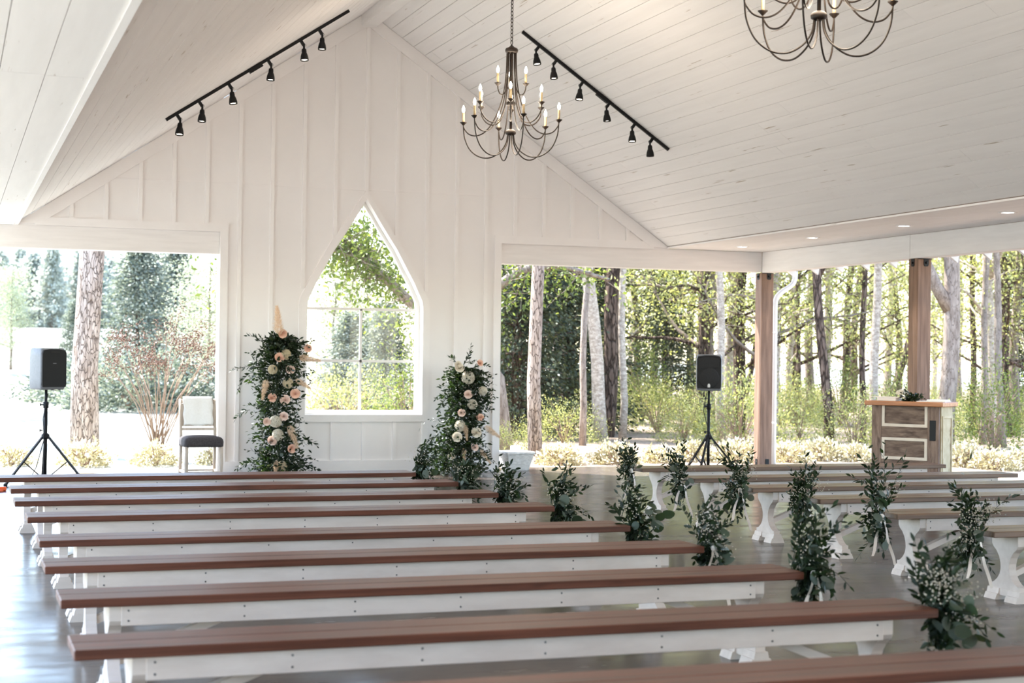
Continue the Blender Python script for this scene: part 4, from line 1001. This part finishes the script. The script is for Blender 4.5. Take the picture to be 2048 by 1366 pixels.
# azaleas along the slab
az = bush('azalea_bush', 91, .36, .30, mLF7, 1500, .045, flower=mFLOW, nf=160, stems=12)
AZ = [(25, 23.2, .9), (172, 22.9, 1.15), (312, 22.9, 1.05), (430, 23.0, .8), (1122, 21.9, 1.1), (1232, 21.9, 1.15), (1318, 22.1, .9), (1390, 22.3, 1.1), (1478, 22.0, 1.25), (1580, 21.9, 1.1), (1645, 22.2, 1.2), (1712, 22.0, 1.0), (1930, 21.2, 1.3), (1990, 20.6, 1.1), (2046, 20.8, 1.2)]
nmz = ['at the left edge', 'at the foot of the thick pine', 'left of the chair', 'behind the chair', 'right of the slim pine', 'under the leaning pale trunk', 'left of the right speaker stand', 'behind the right speaker stand', 'left of the corner post', 'right of the downspout', 'below the brown trunk between the posts', 'left of the lectern', 'right of the lectern', 'second right of the lectern', 'at the right edge']
for (px, Y, s), nm_ in zip(AZ, nmz):
    inst(az, px, Y, px * .37, (s, s, s), 'low yellow green azalea in bud ' + nm_, 'shrub', 'azaleas along the slab')
# ------------------------------------------------------------------ flowers, sprigs, garlands
def np_mesh(name, parts, mat):
    Vs, Fs, o = [], [], 0
    for V, F in parts: Vs.append(V); Fs.append(F + o); o += len(V)
    return mesh_np(name, np.concatenate(Vs), np.concatenate(Fs), mat)
def rose_mesh(name, mat, seed):
    rng = np.random.default_rng(seed); V, F = [], []
    for ring, (n, r, h, op) in enumerate(((3, .22, .72, .05), (4, .42, .80, .28), (5, .66, .78, .55), (6, .95, .60, .95))):
        for k in range(n):
            a = 2 * math.pi * (k + .5 * (ring % 2)) / n + rng.uniform(-.15, .15); w = 2 * math.pi / n * .72; b = len(V)
            for i in range(4):
                t = i / 3
                for j in range(4):
                    u = (j / 3 - .5) * 2; aa = a + u * w * (.45 + .55 * math.sin(min(1, t + .25) * math.pi * .6))
                    rr_ = r * (.18 + .82 * t ** .7) + op * .18 * t ** 3 - .06 * u * u * t
                    z = h * t - .10 * op * t ** 3 - .10 * u * u * t - .25
                    V.append((rr_ * math.cos(aa), rr_ * math.sin(aa), z))
            F += [(b + i * 4 + j, b + i * 4 + j + 1, b + i * 4 + 5 + j, b + i * 4 + 4 + j) for i in range(3) for j in range(3)]
    return mesh_np(name, np.array(V), np.array(F), mat, True)
def hyd_mesh(name, mat, seed, n=300):
    rng = np.random.default_rng(seed); d = rdir(rng, n); d[:, 2] = np.where(d[:, 2] < -.4, -d[:, 2], d[:, 2]); P = d * np.array([1, 1, .8]) * rng.uniform(.75, 1.02, n)[:, None]
    U = unit(np.cross(d, rng.normal(size=(n, 3)))); W = np.cross(d, U); parts = []
    for a, b in ((U, W), (W, -U)):
        for s in (1, -1): parts.append(scatter(T_RHOMB, P, a * s + d * .25, .30, rng))
    return np_mesh(name, parts, mat)
def pampas_mesh(name, seed):
    rng = np.random.default_rng(seed); n = 1100; t = rng.uniform(0, 1, n) ** .8; a = rng.uniform(0, 6.28, n); r = .11 * (1 - t) ** .7 * np.minimum(1, t * 5 + .15) * rng.uniform(.1, 1, n)
    P = np.stack([r * np.cos(a), r * np.sin(a), t], -1); D = np.stack([np.cos(a) * 1.0 + rng.normal(size=n) * .3, np.sin(a) * 1.0, np.full(n, 1.0)], -1)
    V = (np.array([(0, -.03, 0), (.5, -.045, .02), (1, 0, .05), (.5, .045, .02)]), np.array([(0, 1, 2, 3)]))
    return np_mesh(name, [scatter(V, P, D, .16 * rng.uniform(.5, 1.3, n) * (1.1 - .6 * t), rng)], mPAMP)
meROSE = [rose_mesh('rose', m_, i) for i, m_ in enumerate((mROSE, mROSEP, mROSEW))]
meHYD = [hyd_mesh('hydrangea', mHYD, 4), hyd_mesh('hydrangea', mHYDW, 5)]
mePAMP = [pampas_mesh('pampas', i) for i in range(3)]
meEUC = [mesh_np('round_leaf', T_ROUND[0] * np.array([1, s, 1]), T_ROUND[1], m_) for s, m_ in ((1, mEUC), (.85, mEUC), (1.05, mEUCD))]
def aim(p, d, size, roll=0.0, axis='X'):
    d = Vector(d).normalized(); q = d.to_track_quat(axis, 'Z' if axis == 'X' else 'Y')
    return Matrix.Translation(Vector(p)) @ q.to_matrix().to_4x4() @ Matrix.Rotation(roll, 4, axis) @ Matrix.Scale(size, 4)
def sprig(root, p, d, L, rng, n=13, ls=.055, mat=None, droop=.10, tmpl=T_LENS, name='sprig'):
    """one stem with alternate leaves"""
    pts = curve_pts(p, d, L, 8, rng, .10, droop); Pn = np.array(pts)
    m = MB().tube(pts, [.0028 - .0002 * i for i in range(9)], 4, cap=False)
    ts = np.linspace(.12, 1, n); base = np.stack([np.interp(ts * 8, range(9), Pn[:, k]) for k in range(3)], -1)
    tang = unit(np.gradient(base, axis=0)); side = unit(np.cross(tang, rng.normal(size=(n, 3)))); sg = np.where(np.arange(n) % 2, 1, -1)[:, None]
    D = tang * .75 + side * sg * .85; D[-1] = tang[-1]
    V, F = scatter(tmpl, base, D, ls * rng.uniform(.75, 1.2, n) * (1.05 - .35 * ts), rng)
    Vt = np.array(m.v); Ft = np.array(m.f)
    F4 = np.concatenate([Ft[:, [0, 1, 2]], Ft[:, [0, 2, 3]], F + len(Vt)])
    return put(name, mesh_np(name, np.concatenate([Vt, V]), F4, mat or mRUSC), root)
def euc_leaves(root, P, D, S, rng):
    for p, d, s in zip(P, D, S): put('leaf', meEUC[rng.integers(0, 3)], root, mw=aim(p, d, s, rng.uniform(-1.2, 1.2)))
def filler(root, P, D, size, mat, rng, name='filler_leaves', tmpl=T_LENS): foliage(name, tmpl, P, D, size, mat, rng, root)
def ribbon(root, pts, w, rng, name='ribbon_tail'):
    V = []; 
    for i, p in enumerate(pts):
        a = .5 * math.sin(i * .9 + rng.uniform(0, .4)); V += [(p[0] - w / 2 * math.cos(a), p[1] - w / 2 * math.sin(a), p[2]), (p[0] + w / 2 * math.cos(a), p[1] + w / 2 * math.sin(a), p[2])]
    return put(name, mesh_np(name, V, [(2 * i, 2 * i + 1, 2 * i + 3, 2 * i + 2) for i in range(len(pts) - 1)], mRIBBON, True), root)
def garland(key, label, up, down, out, seed, breath=1, rib=1, eu=22, lean=0.0, dens=1.0, spread=1.0):
    x, y = BENCH_END[key]; sgn = 1 if key[0] == 'L' else -1
    rng = np.random.default_rng(seed)
    o = np.array([x + (.015 if sgn > 0 else -.055), y + .10, SH])
    root = empty('bench_garland', tuple(o), 0, label, 'garland', 'greenery tied to the bench ends')
    # upward ruscus sprigs
    nu_ = int(11 * dens)
    for k in range(nu_):
        d = np.array([sgn * rng.uniform(-.25, .55) * spread + lean, rng.uniform(-.35, .3), 1.0]); sprig(root, (sgn * rng.uniform(-.02, .05), rng.uniform(-.05, .05), rng.uniform(-.05, .05)), d, up * rng.uniform(.55, 1.05), rng, n=int(9 + up * 18), ls=.062)
    for k in range(int(6 * dens)):
        d = np.array([sgn * rng.uniform(.3, 1) * spread, rng.uniform(-.9, .5), rng.uniform(-.3, .5)]); sprig(root, (sgn * .02, 0, 0), d, out * rng.uniform(.6, 1.1), rng, n=10, ls=.06, droop=.16)
    for k in range(int(9 * dens)):
        d = np.array([sgn * rng.uniform(-.1, .35), rng.uniform(-.4, .3), -1.0]); sprig(root, (sgn * .03, rng.uniform(-.04, .04), .02), d, down * rng.uniform(.55, 1.05), rng, n=12, ls=.06, droop=.05)
    n = int(190 * dens); t = rng.normal(size=n); P = np.stack([sgn * (.03 + .045 * np.abs(rng.normal(size=n))), .06 * rng.normal(size=n), np.where(t > 0, t * up * .35, t * down * .35)], -1)
    filler(root, P, rdir(rng, n) + np.array([sgn * .4, -.5, .1]), .055 * rng.uniform(.7, 1.2, n), mRUSC, rng)
    P = np.stack([sgn * rng.uniform(.0, .13 * spread, eu), rng.uniform(-.16, .06, eu), rng.uniform(-down * .55, up * .35, eu)], -1)
    D = np.stack([sgn * rng.uniform(-.2, .9, eu), rng.uniform(-1, .1, eu), rng.uniform(-.9, .3, eu)], -1)
    euc_leaves(root, P, D, rng.uniform(.052, .086, eu), rng)
    if breath:
        n = int(85 * breath); c = np.array([[sgn * .08, -.09, up * .25], [sgn * .11, -.07, -.03], [sgn * -.02, -.10, up * .4]])[rng.integers(0, 3, n)]
        P = c + rng.normal(size=(n, 3)) * .04; foliage('babys_breath', T_DOT, P, rdir(rng, n), .011, mBREATH, rng, root)
    if rib:
        kn = MB().lathe([(.004, -.014), (.016, -.008), (.019, 0), (.016, .008), (.004, .014)], 10, (sgn * .055, -.075, -.015), Matrix.Rotation(math.pi / 2, 3, 'X')).build('ribbon_knot', mRIBBON, root)
        for s_ in (-1, 1):
            pts = [(sgn * .055 + s_ * (.005 + .012 * i) + .006 * math.sin(i * 1.3), -.08 - .003 * i, -.02 - .047 * i * (1.0 if s_ > 0 else .8)) for i in range(8)]
            ribbon(root, pts, .022, rng)
    return root
RN = ['first', 'second', 'third', 'fourth', 'fifth', 'sixth', 'seventh', 'eighth']
GL = {'L1': (.34, .22, .26, 1, 0, 14, .1, .9, 1.2), 'L2': (.26, .30, .26, 1, 0, 30, .25, 1.0, 1.3), 'L3': (.24, .20, .26, 1, 0, 12, .25, .9, 1.2), 'L4': (.32, .24, .28, 1, 0, 18, .1, .8, 1.2),
      'L5': (.30, .27, .34, 1, 0, 26, .1, .9, 1.4), 'L6': (.31, .26, .24, 2, 1, 24, .05, .8, 1.0), 'L7': (.36, .27, .26, 1, 1, 30, .0, 1.25, 1.0), 'L8': (.29, .30, .28, 3, 0, 34, -.1, 1.2, 1.2),
      'R1': (.27, .30, .20, 1, 1, 16, .0, .8, .9), 'R2': (.36, .30, .18, 1, 1, 18, -.08, .8, .8), 'R3': (.40, .30, .20, 2, 1, 22, .12, .8, .9), 'R4': (.30, .25, .22, 2, 1, 20, .12, .9, .9), 'R5': (.48, .36, .20, 1, 1, 24, .05, .8, .9), 'R6': (.34, .36, .24, 3, 1, 22, .10, .9, 1.1)}
for i, (k, (up, dn, ou, bre, rib, eu, ln, de, spd)) in enumerate(GL.items()):
    garland(k, 'green leafy garland on the aisle end of the %s bench %s' % (RN[int(k[1]) - 1], 'left of the aisle' if k[0] == 'L' else 'right of the aisle'), up, dn, ou, 200 + i, bre, rib, eu, ln, de, spd)

def column(base, axis, label, roses, hyds, pamps, seed, sprays, Yf):
    """axis: list of (x, y, z, radius) in world"""
    rng = np.random.default_rng(seed); b = np.array(base)
    root = empty('floral_arrangement', base, 0, label, 'floral arrangement', 'tall flower columns')
    A = np.array(axis); A[:, :3] -= b
    MB().tube([(p[0], p[1], p[2]) for p in A], .02, 8).build('stand', mSTEM, root)
    def pick(n):
        t = rng.uniform(0, len(A) - 1, n); i = np.minimum(t.astype(int), len(A) - 2); f = (t - i)[:, None]; Q = A[i] * (1 - f) + A[i + 1] * f
        return Q[:, :3], Q[:, 3]
    n = 5200; C, Rr = pick(n); a = rng.uniform(0, 6.28, n); r = Rr * np.abs(rng.normal(.62, .32, n)) * (1 + .18 * np.sin(3 * a + C[:, 2] * 9))
    rad = np.stack([np.cos(a), np.sin(a), np.zeros(n)], -1); P = C + rad * r[:, None]; P[:, 2] = np.maximum(P[:, 2], .01)
    filler(root, P, rad + rng.normal(size=(n, 3)) * .6, .062 * rng.uniform(.6, 1.3, n), mRUSC, rng)
    n = 300; C, Rr = pick(n); a = rng.uniform(3.3, 6.1, n); P = C + np.stack([np.cos(a), np.sin(a), 0 * a], -1) * (Rr * rng.uniform(.8, 1.08, n))[:, None]
    foliage('babys_breath', T_DOT, P, rdir(rng, n), .013, mBREATH, rng, root)
    C, Rr = pick(46); a = rng.uniform(2.8, 6.6, 46); rad = np.stack([np.cos(a), np.sin(a), 0 * a], -1)
    euc_leaves(root, C + rad * (Rr * .85)[:, None], rad + rng.normal(size=(46, 3)) * .6, rng.uniform(.045, .075, 46), rng)
    C, Rr = pick(64); a = rng.uniform(2.4, 7.0, 64)
    for c, r_, aa in zip(C, Rr, a):
        d = np.array([math.cos(aa), math.sin(aa), rng.uniform(-.1, .9)]); sprig(root, c + d * r_ * .5, d, r_ * rng.uniform(.7, 1.2) + .05, rng, n=11, ls=.06)
    for (x, y, z), d, L in sprays: sprig(root, np.array((x, y, z)) - b, d, L, rng, n=int(10 + L * 22), ls=.07, droop=.12)
    def spot(px, py, dy=0.0): p = at(px, py, Yf + dy); return p - b
    for i, (px, py, kind, s) in enumerate(roses):
        d = (rng.uniform(-.5, .3), -1, rng.uniform(-.1, .5)); put('rose', meROSE[kind], root, mw=aim(spot(px, py), d, .052 * s, rng.uniform(0, 6), 'Z'))
    for px, py, kind, s in hyds: put('hydrangea', meHYD[kind], root, mw=aim(spot(px, py, .02), (rng.uniform(-.3, .2), -1, .3), .062 * s, rng.uniform(0, 6), 'Z'))
    for i, (px, py, dx, dz, L) in enumerate(pamps): put('pampas_plume', mePAMP[i % 3], root, mw=aim(spot(px, py, -.01), (dx, -.25, dz), L, i, 'Z'))
    return root
def c5(x, y): return (450 + x / 3.413, 600 + y / 3.413)
YL_ = 19.42
pa = lambda px, py, r: (*at(px, py, YL_), r)
axL = [(*at(560, 700, YL_)[:2], 0.0, .30), pa(558, 915, .26), pa(556, 860, .22), pa(552, 800, .22), pa(556, 750, .25), pa(562, 705, .23), pa(562, 672, .12)]
column((axL[0][0], YL_, 0), axL, 'tall floral column of peach roses and greenery left of the arched window',
       [(*c5(393, 230), 0, 1), (*c5(567, 330), 0, .9), (*c5(373, 393), 0, 1.1), (*c5(447, 475), 1, 1), (*c5(480, 640), 0, 1.1), (*c5(322, 668), 0, 1), (*c5(411, 683), 1, 1.15), (*c5(402, 795), 1, 1), (*c5(285, 830), 1, .9), (*c5(320, 962), 1, 1.1), (*c5(455, 1015), 0, 1)],
       [(*c5(415, 372), 0, 1), (*c5(325, 475), 0, .9), (*c5(430, 568), 0, 1), (*c5(345, 830), 1, 1.15), (*c5(360, 920), 1, 1.1), (*c5(390, 1135), 0, 1)],
       [(*c5(370, 240), -.15, 1, .36), (*c5(500, 390), 1, -.15, .27), (*c5(285, 540), -.25, -1, .26), (*c5(480, 540), .8, -.5, .22), (*c5(435, 850), .35, -1, .30), (*c5(350, 1090), -.1, -1, .2)], 301,
       [(at(515, 735, 19.3), (-1, -.1, .15), .34), (at(505, 745, 19.3), (-1, -.2, -.5), .30), (at(500, 820, 19.3), (-1, -.1, .1), .22), (at(590, 690, 19.3), (.7, -.2, .8), .22), (at(530, 690, 19.3), (-.8, -.2, .6), .25), (at(605, 880, 19.3), (1, -.2, .2), .2), (at(595, 935, 19.3), (1, -.2, .35), .28), (at(600, 740, 19.3), (.7, -.3, -.5), .22), (at(510, 925, 19.3), (-1, -.2, .3), .25)], 19.20)
YR_ = 19.35
pa = lambda px, py, r: (*at(px, py, YR_), r)
axR = [(*at(915, 700, YR_)[:2], 0.0, .34), pa(912, 905, .30), pa(922, 860, .23), pa(932, 810, .22), pa(932, 765, .21), pa(930, 738, .15)]
column((axR[0][0], YR_, 0), axR, 'tall floral column of ivory and blush flowers right of the arched window',
       [(*c5(1600, 465), 2, 1.1), (*c5(1740, 430), 0, .8), (*c5(1662, 645), 1, 1), (*c5(1615, 770), 1, .9), (*c5(1742, 803), 0, .9), (*c5(1585, 935), 2, 1.15), (*c5(1715, 905), 2, 1.2), (*c5(1703, 1005), 1, .95), (*c5(1545, 1070), 2, .9), (*c5(1590, 440), 2, .8)],
       [(*c5(1660, 530), 1, 1.3), (*c5(1688, 712), 1, 1.0), (*c5(1605, 860), 1, 1.1), (*c5(1760, 620), 1, .9)],
       [(*c5(1770, 860), .8, -.6, .25), (*c5(1640, 850), .05, -1, .2), (*c5(1740, 1020), .6, -.8, .22), (*c5(1630, 1010), 0, -1, .18)], 302,
       [(at(925, 735, 19.2), (.35, -.1, 1), .30), (at(915, 735, 19.2), (-.25, -.1, 1), .22), (at(895, 790, 19.2), (-1, -.1, .2), .16), (at(890, 800, 19.2), (-.7, -.1, -.7), .2), (at(965, 790, 19.2), (.8, -.1, -.3), .2), (at(890, 870, 19.2), (-1, -.2, .3), .26), (at(890, 895, 19.1), (-1, -.2, .2), .32), (at(950, 905, 19.1), (.8, -.3, .2), .25), (at(945, 935, 19.0), (1, -.3, .15), .3), (at(880, 930, 19.0), (-1, -.3, .25), .34)], 19.13)

# small bunch on the lectern
lb = empty('lectern_posy', on_lectern((.40, .13, TZ + .002)), math.radians(-57), 'dark leafy posy with a white flower lying on the lectern', 'posy')
rg = np.random.default_rng(77)
for k in range(9): sprig(lb, (rg.uniform(-.04, .06), rg.uniform(-.03, .03), .015), (rg.uniform(-1, 1), rg.uniform(-.4, .1), rg.uniform(.05, .5)), rg.uniform(.10, .18), rg, n=9, ls=.055, droop=.05)
sprig(lb, (.05, 0, .03), (1, 0, .25), .36, rg, n=7, ls=.045); sprig(lb, (-.05, 0, .03), (-1, 0, .06), .25, rg, n=3, ls=.03)
n = 90; filler(lb, rg.normal(size=(n, 3)) * np.array([.045, .03, .018]) + np.array([.02, 0, .045]), rdir(rg, n), .05, mRUSC, rg)
put('hydrangea', meHYD[1], lb, loc=(-.15, .12, .085), scale=(.07, .05, .045))
